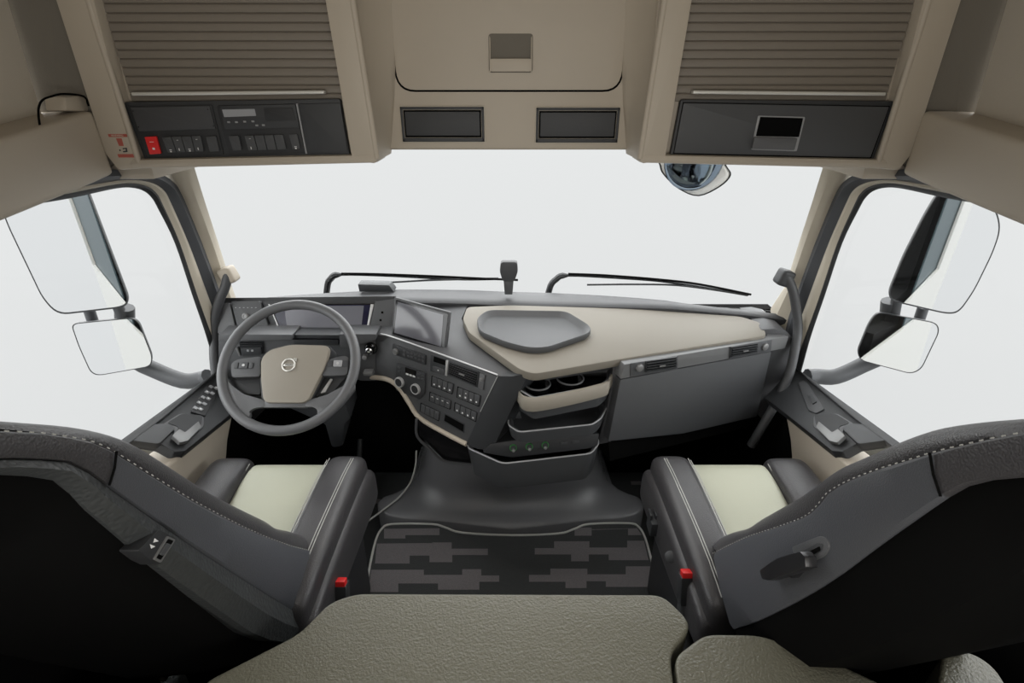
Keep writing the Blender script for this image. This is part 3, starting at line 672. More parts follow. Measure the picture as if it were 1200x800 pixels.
# tier 1: cup holder tray
plan1 = [pt(607, 457, .79), pt(625, 468, .79), pt(704, 453, .79), pt(714, 445, .79), (PZ(718, 428, .79).x, 1.50), (.03, 1.52)]
t1 = tray(plan1, .715, .795, .010, .97, 'tower', 'cup_holder_tray', T, .012)
m = MB(); fr = [V((x, y, .77)) for x, y in [(p[0], p[1]) for p in plan1[:5]]]
pathf = smooth_path([V((plan1[0][0]-.004, plan1[0][1]+.02, .772)), V((plan1[0][0]-.002, plan1[0][1], .772)), V((plan1[1][0], plan1[1][1]-.003, .772)), V((plan1[2][0], plan1[2][1]-.003, .776)), V((plan1[3][0]+.002, plan1[3][1]-.001, .778)), V((plan1[4][0]+.004, plan1[4][1]-.03, .785))], 6)
m.loft([[p+V((0, 0, -.024)), p+V((0, -.004, -.022)), p+V((.0, -.008, -.012)), p+V((0, -.008, .016)), p+V((0, -.002, .024)), p+V((0, .006, .025)), p+V((0, .006, -.024))] for p in pathf], True, True)
o = m.build('front_lip', 'beige_top', t1); o['label'] = 'beige front lip'
m = MB(); m.prism([V((x, y, .752)) for x, y in inset(plan1, .008)], (0, 0, .004)); m.build('tray_floor', 'gloss_black', t1)
for (u, v, r) in ((630, 451, .041), (668, 444.5, .044)):
    c = PZ(u, v, .788); m = MB()
    m.lathe((c.x, c.y, .757), (0, 0, 1), [(0, r*.86), (.034, r*.98), (.036, r), (.036, r*.93), (.003, r*.80), (.003, 0)], 32)
    m.build('cup_holder', 'gloss_black', t1); m = MB(); m.tube([(c.x+r*.98*math.cos(k*math.pi/18), c.y+r*.98*math.sin(k*math.pi/18), .794) for k in range(36)], .003, 6, closed=True); m.build('cup_rim_glint', 'grey_mid', t1)  # grey ring put in for the highlight round the cup
    m = MB(); m.box((c.x+r*.75, c.y+.01, .782), (.012, .03, .016), 0, .004); m.build('cup_spring', 'grey', t1)
# tier 2: open pocket
plan2 = [pt(596, 499, .665), pt(608, 507, .665), pt(694, 498, .665), pt(704, 491, .665), (PZ(712, 480, .665).x, 1.44), (.33, 1.52), (-.01, 1.52)]
tray(plan2, .622, .668, .009, .96, 'tower', 'open_pocket', T, .014)
m = MB(); m.prism([PY(u, v, 1.43) for u, v in ((606, 470), (613, 499), (608, 500), (594, 500))], (0, .02, 0), 0, .002); m.build('pocket_divider', 'grey', T)
m = MB(); m.prism([PY(u, v, 1.45) for u, v in ((684, 488), (700, 486), (695, 497), (686, 497))], (0, .02, 0), 0, .002); m.build('pocket_divider', 'grey_mid', T)
# socket panel
SK = Fr(PY(600, 525, 1.345), PY(690, 517, 1.375)-PY(600, 525, 1.345), (0, .25, 1))
m = MB(); SK.pslab(m, [(575, 520), (602, 516), (702, 508), (700, 524), (600, 536), (566, 530)], -.14, 0, .003, .002); sp_ = m.build('socket_panel', 'darker', T)
for u, v in ((601.5, 525), (620.3, 523.5), (639, 521.8)):
    a, b = SK.at(u, v, .004); m = MB()
    m.lathe(SK.p(a, b, 0), SK.n, [(0, .0125), (.004, .012), (.005, .011), (.004, .0095)], 24, 0); m.lathe(SK.p(a, b, 0), SK.n, [(0, .0095), (.0045, .0095), (.0045, 0)], 20, 1)
    m.lathe(SK.p(a, b-.007, .003), SK.n, [(0, .006), (.008, .005), (.009, 0)], 14, 2)
    o = m.build('power_socket', ['green', 'darker', 'satin'], sp_)
for u, v in ((661, 519.5), (675, 518)):
    a, b = SK.at(u, v, .004); m = MB(); SK.slab(m, rect(a-.012, b-.005, a+.012, b+.005), 0, .003, .004, .001); m.build('blank_cap', 'dark', sp_)
# bin
plan3 = [pt(549, 526, .555), pt(589, 544, .555), pt(693, 532, .555), pt(702, 520, .555), (.30, 1.50), (-.16, 1.50)]
tray(plan3, .445, .558, .008, .94, 'tower', 'lower_bin', T, [.01, .02, .02, .02, .01, .01])
# black pocket under the console
T = thing('side_pocket', 'low black pocket under the driver console above the engine cover', 'pocket', (-.25, 1.5, .5))
m = MB(); m.prism([PY(u, v, 1.47) for u, v in ((489, 490), (490, 510), (521, 541), (556, 545), (560, 520))], (0, .2, 0), 0, .01); m.build('pocket_body', 'gloss_black', T)
m = MB(); m.tube(smooth_path([PY(u, v, 1.462) for u, v in ((488, 491), (489, 511), (505, 527), (521, 540), (553, 544))], 5), .005, 8); m.build('pocket_rim', 'grey', T)
# ================================================================== STEERING WHEEL
wc = PY(339, 427.5, 1.33); e = math.radians(47)
WF = Fr(wc, (1, 0, 0), (0, math.sin(e), math.cos(e)))
R = .5*(WF.at(422, 428)[0]-WF.at(256, 428)[0])-.0148
T = thing('steering_wheel', 'large grey steering wheel with beige hub pad on the left side of the dashboard', 'steering wheel', WF.p(0, -.1, -.1))
m = MB(); n = 72
m.tube([WF.p(R*math.cos(2*math.pi*i/n), R*math.sin(2*math.pi*i/n)) for i in range(n)], .0150, 16, closed=True); m.build('rim', 'grey_mid', T)
ZH = lambda l: zc(3.333, 240, 300, l)
m = MB(); WF.pslab(m, ZH([(218, 400), (250, 366), (335, 344), (478, 348), (486, 364), (468, 432), (398, 572), (228, 572), (218, 480)]), -.035, .012, .02, .010, n=6); hp = m.build('hub_pad', 'beige_top', T)
m = MB(); WF.pslab(m, ZH([(214, 405), (250, 362), (335, 342), (482, 346), (497, 362), (486, 432), (412, 576), (222, 574), (214, 480)]), -.06, -.004, .02, .008); m.build('hub_cover', 'darker', T)
for q in ([(100, 418), (125, 402), (218, 390), (216, 470), (104, 474)], [(484, 402), (548, 386), (562, 398), (556, 464), (452, 468)]):
    m = MB(); WF.pslab(m, ZH(q), -.02, .006, .01, .006); sp = m.build('spoke_switch_pad', 'grey', T)
    c0 = ZH([(sum(p[0] for p in q)/len(q), sum(p[1] for p in q)/len(q)-4)])[0]; a, b = WF.at(*c0, .006)
    m = MB(); WF.slab(m, rect(a-.013, b-.010, a+.013, b+.010), .006, .009, .003, .001); m.build('button', 'grey_light' if c0[0] > 340 else 'dark', sp)
    m = MB(); m.lathe(WF.p(a, b, .009), WF.n, [(0, .004), (.001, .004), (.001, 0)], 14); m.build('button_ring', 'silver', sp)
    for dx in (-.022, .022): m = MB(); WF.slab(m, rect(a+dx-.006, b-.009, a+dx+.006, b+.009), .006, .0085, .002, .001); m.build('button', 'dark', sp)
for q in ([(104, 478), (216, 476), (216, 540), (132, 536)], [(452, 470), (556, 466), (500, 530), (430, 548)]):
    m = MB(); WF.pslab(m, ZH(q), -.045, -.018, .006, .004); m.build('spoke_cover', 'darker', T)
m = MB(); WF.pslab(m, ZH([(490, 478), (498, 480), (470, 530), (452, 534)]), -.018, -.012, .001, .001); m.build('shift_paddle', 'silver', T)
m = MB()
WF.pslab(m, ZH([(84, 470), (100, 500), (150, 538), (232, 562), (236, 588), (196, 592), (172, 604), (178, 622), (158, 645), (108, 606), (82, 560)]), -.012, .002, .008, .006)
WF.pslab(m, ZH([(584, 456), (552, 500), (478, 540), (398, 564), (390, 588), (424, 588), (440, 600), (438, 618), (460, 640), (530, 586), (584, 520)]), -.012, .002, .008, .006)
WF.pslab(m, ZH([(228, 566), (400, 566), (396, 590), (230, 590)]), -.012, .0015, .001, .004)
m.build('lower_spoke', 'grey_mid', T)
# maker's emblem: ring, arrow and bar
EM = bpy.data.objects.new('emblem', None); C.objects.link(EM); EM.parent = hp; ea, eb = WF.at(338.6, 427.5, .013)
EM.location = WF.p(ea, eb, .012)-parent_loc(hp)
m = MB(); r_ = .0185
m.tube([WF.p(ea+r_*math.cos(2*math.pi*i/32), eb+r_*math.sin(2*math.pi*i/32), .0145) for i in range(32)], .0024, 8, closed=True)
d = Vector((.72, .69)); p0 = Vector((ea, eb))+d*r_*1.0; p1 = Vector((ea, eb))+d*r_*1.42; nn = Vector((-d.y, d.x))
m.prism([WF.p(*(p0+nn*.002), .013), WF.p(*(p1+nn*.002-d*.002), .013), WF.p(*(p1+nn*.002), .013), WF.p(*(p1+nn*-.002), .013), WF.p(*(p0-nn*.002), .013)], WF.n*.003)
m.prism([WF.p(p1.x-.008, p1.y+.002, .013), WF.p(p1.x+.002, p1.y+.002, .013), WF.p(p1.x+.002, p1.y-.008, .013)], WF.n*.003)
WF.slab(m, rect(ea-.015, eb-.0035, ea+.015, eb+.0035), .0125, .0148, 0, .0006)
bpy.data.objects.remove(EM)
em = m.build('emblem', 'bar', hp)
o = text_mesh('VOLVO', .0066, WF, ea, eb, .0151, 'darker', 'lettering', hp)
# column
m = MB(); m.prism([PY(u, v, 1.50) for u, v in ((300, 446), (396, 440), (411, 492), (404, 498), (402, 524), (388, 526), (380, 498), (318, 470))], (0, .12, .03), 0, .015); m.build('column_cover', 'dark', T)
m = MB(); m.tube([WF.p(0, 0, -.03), WF.p(0, -.01, -.20)], .05, 20); m.build('column', 'darker', T)
# ================================================================== FLOOR PARTS
m = MB()
def sst(a, b, x): t = max(0, min(1, (x-a)/(b-a))); return t*t*(3-2*t)
def hump(W, y, z, e=.55, n=36, k=0, Wb=None):
    out = []
    for i in range(n+1):
        a = math.pi*i/n; c, s = math.cos(a), math.sin(a)
        yy = 1.868-(1.868-y)*abs(s)**e
        ww = W if Wb is None else Wb+(W-Wb)*sst(1.72, 1.46, yy) if False else (W if Wb is None else Wb+(W-Wb)*(1-sst(1.45, 1.66, yy)))
        xx = ww*math.copysign(abs(c)**e, c)
        out.append(V((xx+.005, yy+k*sst(.16, .30, abs(xx))*(1-sst(1.50, 1.60, yy)), z)))
    return out
rg = [hump(.25, 1.62, .500), hump(.30, 1.58, .495), hump(.330, 1.555, .475), hump(.350, 1.54, .42), hump(.362, 1.53, .34), hump(.375, 1.518, .27), hump(.392, 1.50, .222), hump(.42, 1.475, .188, .5, Wb=.395), hump(.46, 1.445, .172, .45, k=.012, Wb=.40), hump(.52, 1.415, .162, .4, k=.03, Wb=.405), hump(.55, 1.392, .154, .3, k=.044, Wb=.41), hump(.555, 1.387, .150, .28, k=.046, Wb=.412), hump(.556, 1.385, .02, .28, k=.046, Wb=.413)]
m.loft(rg, False, False); m.raw(rg[0], [list(range(len(rg[0])))])
tag(m.build('engine_cover', 'cover', sharp=80), 'moulded dark grey engine cover humped between the two footwells', 'engine cover')
m = MB(); m.box((0, .80, .07), (.98, 1.04, .14), 0, .012); struct(m.build('floor_tunnel', 'dark'), 'raised center floor between the seats')
MF = Fr((0, 1, .141), (1, 0, 0), (0, 1, 0))
edge = [(424, 730), (428, 697), (433, 665), (440, 634), (447, 620), (459, 614), (506, 614), (522, 618), (542, 624), (600, 627), (654, 625), (672, 620), (690, 614), (736, 613), (748, 617), (756, 630), (766, 665), (777, 700), (786, 730)]
T = thing('floor_mat', 'dark patterned carpet mat with pale piping, on the center floor behind the engine cover', 'mat', (0, 1, .14))
m = MB(); MF.pslab(m, edge, 0, .007, 0, 0, 0)
M3 = lambda l: zc(3, 400, 480, l)
for q in ([(150, 418), (345, 416), (345, 440), (225, 440), (225, 452), (150, 452)], [(125, 470), (320, 468), (320, 466), (388, 466), (388, 488), (515, 488), (515, 510), (390, 510), (390, 535), (310, 535), (310, 512), (240, 512), (240, 540), (118, 540)],
          [(105, 562), (290, 562), (290, 580), (425, 580), (425, 560), (492, 560), (492, 582), (555, 582), (555, 604), (485, 604), (485, 632), (340, 632), (340, 610), (200, 610), (200, 640), (95, 640)],
          [(820, 414), (880, 414), (880, 420), (1040, 416), (1056, 440), (1008, 440), (1008, 418), (880, 422), (880, 442), (820, 442)],
          [(680, 486), (748, 486), (748, 462), (872, 462), (872, 484), (1005, 484), (1005, 460), (1064, 460), (1080, 528), (940, 528), (940, 508), (870, 508), (870, 532), (808, 532), (808, 508), (680, 508)],
          [(660, 580), (735, 580), (735, 558), (865, 558), (865, 578), (1000, 578), (1000, 550), (1086, 550), (1100, 622), (930, 622), (930, 602), (862, 602), (862, 626), (788, 626), (788, 604), (660, 604)]):
    MF.pslab(m, M3(q), .007, .0076, 0, 0, 1)
m.build('carpet', ['mat_dark', 'mat_light'], T)
m = MB(); m.tube(smooth_path([MF.W(u, v, .008) for u, v in edge], 4), .0042, 8); m.build('piping', 'piping', T)
# driver and passenger footwell mats
FF = Fr((0, 1, .0), (1, 0, 0), (0, 1, 0))
T = thing('footwell_mat', 'black footwell carpet with thin pale piping under the steering wheel', 'mat', (-.7, 1.5, 0))
m = MB(); m.prism([(-.98, 1.21, .002), (-.42, 1.21, .002), (-.42, 1.5, .002), (-.40, 1.85, .002), (-.98, 1.85, .002)], (0, 0, .012)); m.build('carpet', 'mat_dark', T)
m = MB()
for l in (((282, 519), (284, 532), (291, 550)), ((367, 500), (363, 525), (357, 540), (348, 549)), ((388, 518), (386.5, 537), (393, 544), (405, 546), (418, 541), (425, 532)), ((392, 533), (398, 541), (410, 542), (418, 537))):
    m.tube(smooth_path([PZ(u, v, .018) for u, v in l], 5), .0045, 6)
m.build('piping', 'piping', T)
m = MB()
for q in (((424, 562), (439, 563), (436, 567), (424, 567)), ((424, 584), (466, 586), (464, 590), (424, 590)), ((424, 607), (437, 607), (434, 611), (424, 611))): m.prism([PZ(u, v, .02) for u, v in q], (0, 0, .002))
m.build('carpet_stripe', 'mat_light', T)
T = thing('footwell_mat', 'black footwell carpet in front of the passenger seat, below the glovebox', 'mat', (.7, 1.5, 0))
m = MB(); m.prism([(.42, 1.21, .002), (.98, 1.21, .002), (.98, 1.85, .002), (.42, 1.85, .002)], (0, 0, .012)); m.build('carpet', 'mat_dark', T)
m = MB()
for q in (((739, 564), (762, 564), (762, 568), (740, 568)), ((742, 586), (764, 586), (764, 590), (743, 590))): m.prism([PZ(u, v, .02) for u, v in q], (0, 0, .002))
m.tube(smooth_path([PZ(u, v, .05) for u, v in ((901, 497), (906, 520), (903, 536))], 4), .005, 6)
m.build('carpet_stripe', 'mat_light', T)
# carpet edge piping along the engine cover
m = MB(); m.tube(smooth_path([PZ(488, 528, .33), PZ(487, 545, .27), PZ(481, 565, .21), PZ(468, 582, .175), PZ(448, 598, .160), PZ(430, 611, .158)], 5), .0035, 6)
tag(m.build('cover_piping', 'piping'), 'thin pale edging along the left side of the engine cover', 'edging')
# pedals
T = thing('pedal', 'dark foot pedal hidden in the shade under the steering wheel', 'pedal', (-.66, 1.7, .015))
m = MB(); m.box((-.66, 1.70, .09), (.08, .03, .14), 0, .01, Matrix.Rotation(-.5, 3, 'X')); m.build('pedal_pad', 'darker', T)
m = MB(); m.tube([(-.66, 1.71, .09), (-.66, 1.82, .24)], .012, 8); m.build('pedal_arm', 'dark', T)
# ================================================================== SEATS
def resample(pts, n):
    d = [0]
    for a, b in zip(pts, pts[1:]): d.append(d[-1]+(b-a).length)
    out = []
    for i in range(n):
        s = d[-1]*i/(n-1); k = 0
        while k < len(d)-2 and d[k+1] < s: k += 1
        out.append(pts[k]+(pts[k+1]-pts[k])*((s-d[k])/max(1e-9, d[k+1]-d[k])))
    return out
def rsec(x0, x1, z0, z1, y, r, n=4, tilt=0, dome=0):
    pts = round_poly([V((x0, 0, z0)), V((x1, 0, z0)), V((x1, 0, z1)), V((x0, 0, z1))], r, n)
    return [V((p.x, y+(p.z-z1)*tilt, p.z)) for p in pts]
def seat(sg):
    side = 'left' if sg < 0 else 'right'
    if sg > 0:
        S = [(838, 648), (858, 638), (880, 628), (915, 617), (945, 606), (958, 597), (966, 585), (976, 574), (1000, 562), (1028, 551), (1064, 540), (1104, 528), (1150, 517), (1200, 507), (1260, 497), (1330, 492)]
        Rr = [(836, 641), (848, 628), (866, 621), (884, 618), (893, 609), (925, 590), (946, 578), (964, 567), (980, 554), (996, 544), (1028, 531), (1056, 517), (1100, 500), (1164, 492), (1215, 489), (1330, 482)]
        B = [(860, 737), (880, 731), (900, 722), (930, 707), (960, 690), (990, 670), (1020, 647), (1050, 625), (1080, 604), (1105, 586), (1132, 570), (1164, 562), (1215, 558), (1330, 556)]
        seam = ((1104, 528), (1132, 570)); low = (858, 725)
    else:
        S = [(366, 646), (340, 640), (312, 630), (284, 618), (256, 604), (224, 587), (192, 568), (160, 548), (128, 528), (110, 519), (92, 514), (44, 507), (0, 505), (-60, 500), (-140, 496)]
        Rr = [(369, 640), (360, 628), (336, 621), (317, 618), (312, 611), (276, 594), (240, 576), (200, 550), (160, 524), (140, 514), (124, 508), (80, 499), (20, 494.5), (-40, 490), (-140, 486)]
        B = [(352, 722), (334, 711), (316, 700), (285, 681), (254, 661), (223, 641), (192, 620), (146, 588), (102, 556), (92, 548), (80, 542), (40, 539), (0, 538), (-50, 540), (-140, 545)]
        seam = ((124, 526), (102, 556)); low = (350, 720)
    T = thing('truck_seat', '%s seat in charcoal leather with cream cushion center, %s' % (side, 'small arrow switch on its backrest edge' if sg < 0 else 'recline lever on its backrest side'), 'seat', (sg*.675, .95, .0))
    XI = .49
    X = lambda x: sg*x
    n = 30
    Sp = resample([PX(u, v, X(XI)) for u, v in S], n); Rp = resample([PX(u, v, X(XI+.055)) for u, v in Rr], n); Bp = resample([PX(u, v, X(XI)) for u, v in B], n)
    mir = lambda p: V((X(1.35)-p.x, p.y, p.z))
    rings = []
    for i, (s, r, b) in enumerate(zip(Sp, Rp, Bp)):
        bk = (b-s); bk.x = 0; L = bk.length; bn = bk.normalized()
        mid = s*.35+r*.65; out = (r-s)
        q = s+(r-s)*.5+V((-X(.012), 0, 0))+V((0, out.y, out.z))*.18
        hol = V((X(.62), 0, 0))+V((0, s.y*.3+r.y*.7, s.z*.3+r.z*.7))
        hc = V((X(.675), 0, 0))+V((0, s.y*.4+r.y*.6, s.z*.4+r.z*.6))
        rr = r+V((X(.02), 0, 0))
        bi = s+bk*.55+V((X(.02), 0, 0))
        ring = [bi, s, q, r, rr, hol, hc, mir(hol), mir(rr), mir(r), mir(q), mir(s), mir(bi)]
        rings.append(ring)
    m = MB(); m.loft(rings, True, True); m.build('backrest', 'leather', T, subd=1)
    # side panels with seam
    k = min(range(n), key=lambda i: (Sp[i]-PX(*seam[0], X(XI))).length)
    for nm, lo, hi, mt in (('side_panel', 0, k+1, 'leather_side'), ('side_panel', k, n, 'leather')):
        m = MB(); dx = V((-X(.006), 0, 0)); rowsS = Sp[lo:hi]; rowsB = Bp[lo:hi]
        m.shell([[s+dx*.2, s*.93+b*.07+dx, s*.5+b*.5+dx*1.5, s*.07+b*.93+dx, b+dx*.2] for s, b in zip(rowsS, rowsB)], (X(.012), 0, 0)); m.build(nm, mt, T)
    m = MB(); m.shell([[s, s*.6+b*.4, b] for s, b in [(mir(s), mir(b)) for s, b in zip(Sp, Bp)]], (-X(.012), 0, 0)); m.build('side_panel', 'leather', T)
    m = MB(); a, b = Sp[k]*.98+Bp[k]*.02, Sp[k]*.02+Bp[k]*.98
    m.tube([a+V((-X(.010), 0, 0)), (a+b)*.5+V((-X(.011), 0, 0)), b+V((-X(.008), 0, 0))], .0016, 6); m.build('seam', 'black', T)
    # stitching: short pale dashes beside the edge
    m = MB(); st = resample([p for p in smooth_path(Sp, 4)], 150)
    for i in range(0, 148, 2): m.tube([st[i]+V((-X(.0045), 0, 0))*1.0+V((-X(.001), 0, .0)), st[i]*.35+st[i+1]*.65+V((-X(.0055), 0, 0))], .0008, 4)
    m.build('stitching', 'thread', T)
    # rear shell
    rings = []
    for s, b in zip(Sp, Bp):
        d = (b-s); d.x = 0; d.normalize()
        p = lambda x, k: V((X(x), b.y+d.y*k, b.z+d.z*k))
        i0 = b-d*.03+V((X(.004), 0, 0))
        rings.append([i0, p(XI+.002, .002), p(XI+.01, .04), p(XI+.05, .08), p(.675, .11 if sg < 0 else .085), p(1.35-XI-.03, .125 if sg < 0 else .06), p(1.35-XI-.004, .06 if sg < 0 else .035), mir(i0)])
    m = MB(); m.loft(rings, True, True); m.build('backrest_shell', 'black', T)
    if sg < 0:          # textured belt of trim along the lower edge of the side
        lo_ = resample([PX(u, v, X(XI)) for u, v in [(340, 752), (320, 750), (296, 740), (236, 698), (172, 652), (96, 588), (86, 574), (76, 564), (40, 558), (0, 556), (-140, 562)]], n)
        m = MB(); m.shell([[b+V((-X(.004), 0, 0)), b*.5+c*.5+V((-X(.012), 0, 0)), c+V((X(.004), 0, 0)), c+V((X(.03), 0, 0))] for b, c in zip(Bp, lo_)], (X(.02), 0, 0)); m.build('edge_trim', 'leather_rough', T)
        SP = Fr((X(XI), 0, 0), (0, 1, 0), (0, 0, 1))
        m = MB(); SP.pslab(m, [(186, 620), (207, 631), (188, 662), (176, 656), (162, 645)], -.01, .016, .004, .002); sw = m.build('seat_switch', 'darker', T)
        m = MB(); SP.pslab(m, [(197, 628), (206, 632), (189, 659), (181, 655)], .016, .019, .002, .001, 0); SP.pslab(m, [(197.5, 631), (203.5, 633.5), (188.5, 656), (183.5, 653.5)], .019, .0195, .002, 0, 1)
        SP.pslab(m, [(196, 636), (201, 638), (192, 651), (188, 649)], .0195, .022, .002, .001, 2); m.build('rocker', ['satin', 'black', 'grey'], sw)
        m = MB(); SP.pslab(m, [(181.5, 630.5), (186, 634), (180, 635.5)], .016, .0165); SP.pslab(m, [(176, 637.5), (182, 640), (177.5, 642.5)], .016, .0165); m.build('arrow', 'white', sw)
    else:
        SP = Fr((X(XI), 0, 0), (0, -1, 0), (0, 0, 1))
        m = MB(); sl = [(926, 641), (958, 628), (967, 629), (972, 640), (966, 651), (938, 664)]
        SP.pslab(m, sl, .002, .011, .012, .003, 0, 6); SP.pslab(m, [(936, 648), (958, 636), (965, 637), (963, 646), (942, 657)], .011, .0115, .004, 0, 1)
        SP.pslab(m, [(942, 649), (960, 640), (961, 645), (944, 654)], .0115, .0125, .001, 0, 2); m.build('lever_slot', ['grey_mid', 'grey', 'black'], T)
        m = MB(); SP.pslab(m, [(918, 660), (938, 650), (943, 657), (925, 678)], .008, .022, .004, .003)
        SP.pslab(m, [(890, 668), (910, 654), (937, 646), (943, 652), (944, 665), (900, 680), (893, 678)], .020, .038, .002, .005); o = m.build('recline_lever', 'lever', T)
    # ---- cushion
    def cpart(nm, secs, mt, subd=1):
        m = MB(); m.loft([[V((X(p.x), p.y, p.z)) for p in s] for s in secs], True, True); return m.build(nm, mt, T, subd=subd)
    cpart('cushion_center', [rsec(.552, .798, .50, z, y, .02) for y, z in ((1.262, .545), (1.258, .575), (1.238, .594), (1.18, .598), (1.10, .588), (1.0, .568), (.90, .555), (.84, .55))], 'cream')
    def bol(x0, x1, xr0, xr1, zt, zb, mt='leather'):
        L = []
        for y, k, dz in ((1.266, .70, -.03), (1.262, .92, -.010), (1.235, 1, 0), (1.16, 1.0, .006), (1.05, 1.0, .006), (.95, 1.0, .004), (.86, .98, -.002), (.78, .93, -.016), (.752, .85, -.03), (.745, .55, -.06)):
            t = (1.26-y)/.515; a = x0+(xr0-x0)*t; b = x1+(xr1-x1)*t; c = (a+b)/2; h = (b-a)/2*min(1, k)
            L.append(rsec(c-h, c+h, zb+(1-k)*.05, zt+dz, y, .032, 4))
        return cpart('cushion_bolster', L, mt)
    bol(.440, .560, .452, .572, .620, .44); bol(.792, .925, .792, .90, .612, .44)
    bol(.422, .475, .440, .50, .568, .43)
    # seams along the bolsters
    dzb = [(.752, -.03), (.78, -.016), (.86, -.002), (.95, .004), (1.05, .006), (1.16, .006), (1.235, 0)]
    for x0, x1, z0, z1, L in ((.558, .558, .6125, .6165, .37), (.549, .549, .619, .623, .37), (.476, .488, .6195, .6195, .46), (.483, .495, .6195, .6195, .46)):
        m = MB(); m.tube([(X(x0+(x1-x0)*t), 1.235-L*t, z0+(z1-z0)*t+lerp(dzb, 1.235-L*t)) for t in [i/16 for i in range(17)]], .0014, 5); m.build('stitching', 'thread', T)
    m = MB(); m.tube([(X(.797), 1.232-.37*t, .600-.034*t) for t in [i/10 for i in range(11)]], .0013, 5); m.build('stitching', 'thread', T)
    m = MB(); m.box((X(.675), 1.02, .47), (.40, .42, .06), 0, .01); m.build('seat_pan', 'darker', T)
    m = MB(); m.box((X(.675), .99, .22), (.34, .40, .44), 0, .02); m.build('seat_base', 'black', T)
    m = MB(); m.prism([(X(.455), .80, .15), (X(.455), 1.14, .15), (X(.455), 1.16, .43), (X(.455), .86, .46), (X(.455), .78, .30)], (X(.02), 0, 0), 0, .01); m.build('side_cover', 'darker', T)
    # buckle
    bu = thing('seat_belt_buckle', 'red and black seat belt buckle on the inner side of the %s seat' % side, 'buckle', (X(.43), .82, .4))
    cen = PX(400.5, 684, -.425) if sg < 0 else PX(803.5, 674, .44)
    ax = V((0, .35, .93)).normalized(); F2 = Fr(cen, (0, -1, .38) if sg > 0 else (0, -1, .38), (1, 0, 0))
    rt = Matrix.Rotation(-.35, 3, 'X')
    m = MB(); m.box(cen+rt @ V((0, 0, -.035)), (.032, .034, .075), 0, .006, rt); m.build('buckle_housing', 'dark', bu)
    m = MB(); m.box(cen+rt @ V((0, -.004, .004)), (.025, .022, .022), 0, .003, rt); o = m.build('release_button', 'red', bu); o['label'] = 'red release button'
    m = MB(); m.tube(smooth_path([cen+V((0, -.01, -.06)), cen+V((-X(.0), -.04, -.12)), cen+V((X(.02), -.08, -.20))], 4), .014, 10); m.build('stalk', 'grey', bu)
    return T
seat(-1); seat(1)
# small controls beside the right seat
T = thing('floor_switch', 'small black lever block on the inner front of the right seat', 'switch', (.42, 1.15, .3))
m = MB(); c = PX(766, 614, .425); m.box(c, (.03, .05, .05), 0, .006); m.box(c+V((-.012, .008, .03)), (.008, .03, .02), 0, .003); m.box(c+V((.004, .008, .03)), (.008, .03, .02), 0, .003); m.build('lever_block', 'dark', T)
m = MB(); c = PX(786, 652, .43); m.lathe(c, (-.5, -.6, .5), [(0, .015), (.004, .015), (.006, .012), (.006, 0)], 20); o = m.build('round_knob', 'grey', T)
# ================================================================== BUNK
BF = Fr((0, 0, .72), (1, 0, 0), (0, 1, 0))
def cushion(name, px, extra, lab, h=.12):
    pl = [BF.at(u, v) for u, v in px]+extra
    m = MB(); pr = round_poly([V((a, b, 0)) for a, b in pl], .022, 4)
    m.prism([V((p.x, p.y, .72-h)) for p in pr], (0, 0, h), 0, .014, 4)
    return tag(m.build(name, 'bunk', sharp=60), lab, 'mattress', None)
cushion('bunk_mattress', [(386, 705), (418, 694.5), (776, 696), (806, 724), (808, 738), (785, 765)], [(.165, -.35), (-.53, -.35), BF.at(236, 800), BF.at(350, 742)], 'large olive grey leather bunk mattress section at bottom center')
cushion('bunk_mattress', [(790, 769), (826, 742), (890, 743), (960, 766), (1045, 806)], [(.60, .40), (.60, -.35), (.172, -.35)], 'olive grey bunk mattress section right of the large center one, below the right backrest')
cushion('bunk_mattress', [(1106, 759), (1140, 763), (1168, 782), (1185, 812)], [(.92, .36), (.92, -.35), (.62, -.35), (.62, .38)], 'small corner of bunk mattress showing in the dark at bottom right')
m = MB(); m.box((0, .05, .32), (1.90, 1.0, .50), 0, .01); tag(m.build('bunk_bed', 'black'), 'black bunk frame under the mattress sections at the bottom of the view', 'bunk')
# ================================================================== GRAB HANDLES
for sg in (-1, 1):
    side = ('left', 'beside the steering wheel') if sg < 0 else ('right', 'beside the glovebox')
    T = thing('grab_handle', 'grey curved grab handle on the %s windscreen pillar %s' % side, 'handle', (sg*.98, 1.7, .9))
    if sg < 0: l = [(267, 320, 1.68), (264, 336, 1.665), (257, 352, 1.655), (252, 372, 1.645), (251, 395, 1.635), (251, 420, 1.60), (255, 452, 1.57), (262, 486, 1.55)]
    else: l = [(922, 323, 1.68), (929, 340, 1.665), (933, 362, 1.655), (935, 385, 1.64), (931, 412, 1.605), (924, 440, 1.575), (910, 470, 1.545), (893, 500, 1.52), (880, 522, 1.52)]
    pts = smooth_path([PY(*p) for p in l], 5)
    m = MB(); m.tube(pts, .0155, 14); m.build('grip', 'grey', T)
    c = PY(l[0][0]+(1 if sg < 0 else -3), l[0][1]+2, 1.69); m = MB(); m.box(c, (.048, .05, .056), 0, .012, Matrix.Rotation(sg*.3, 3, 'Y'), 3); o = m.build('mount', 'beige' if sg < 0 else 'dark', T)
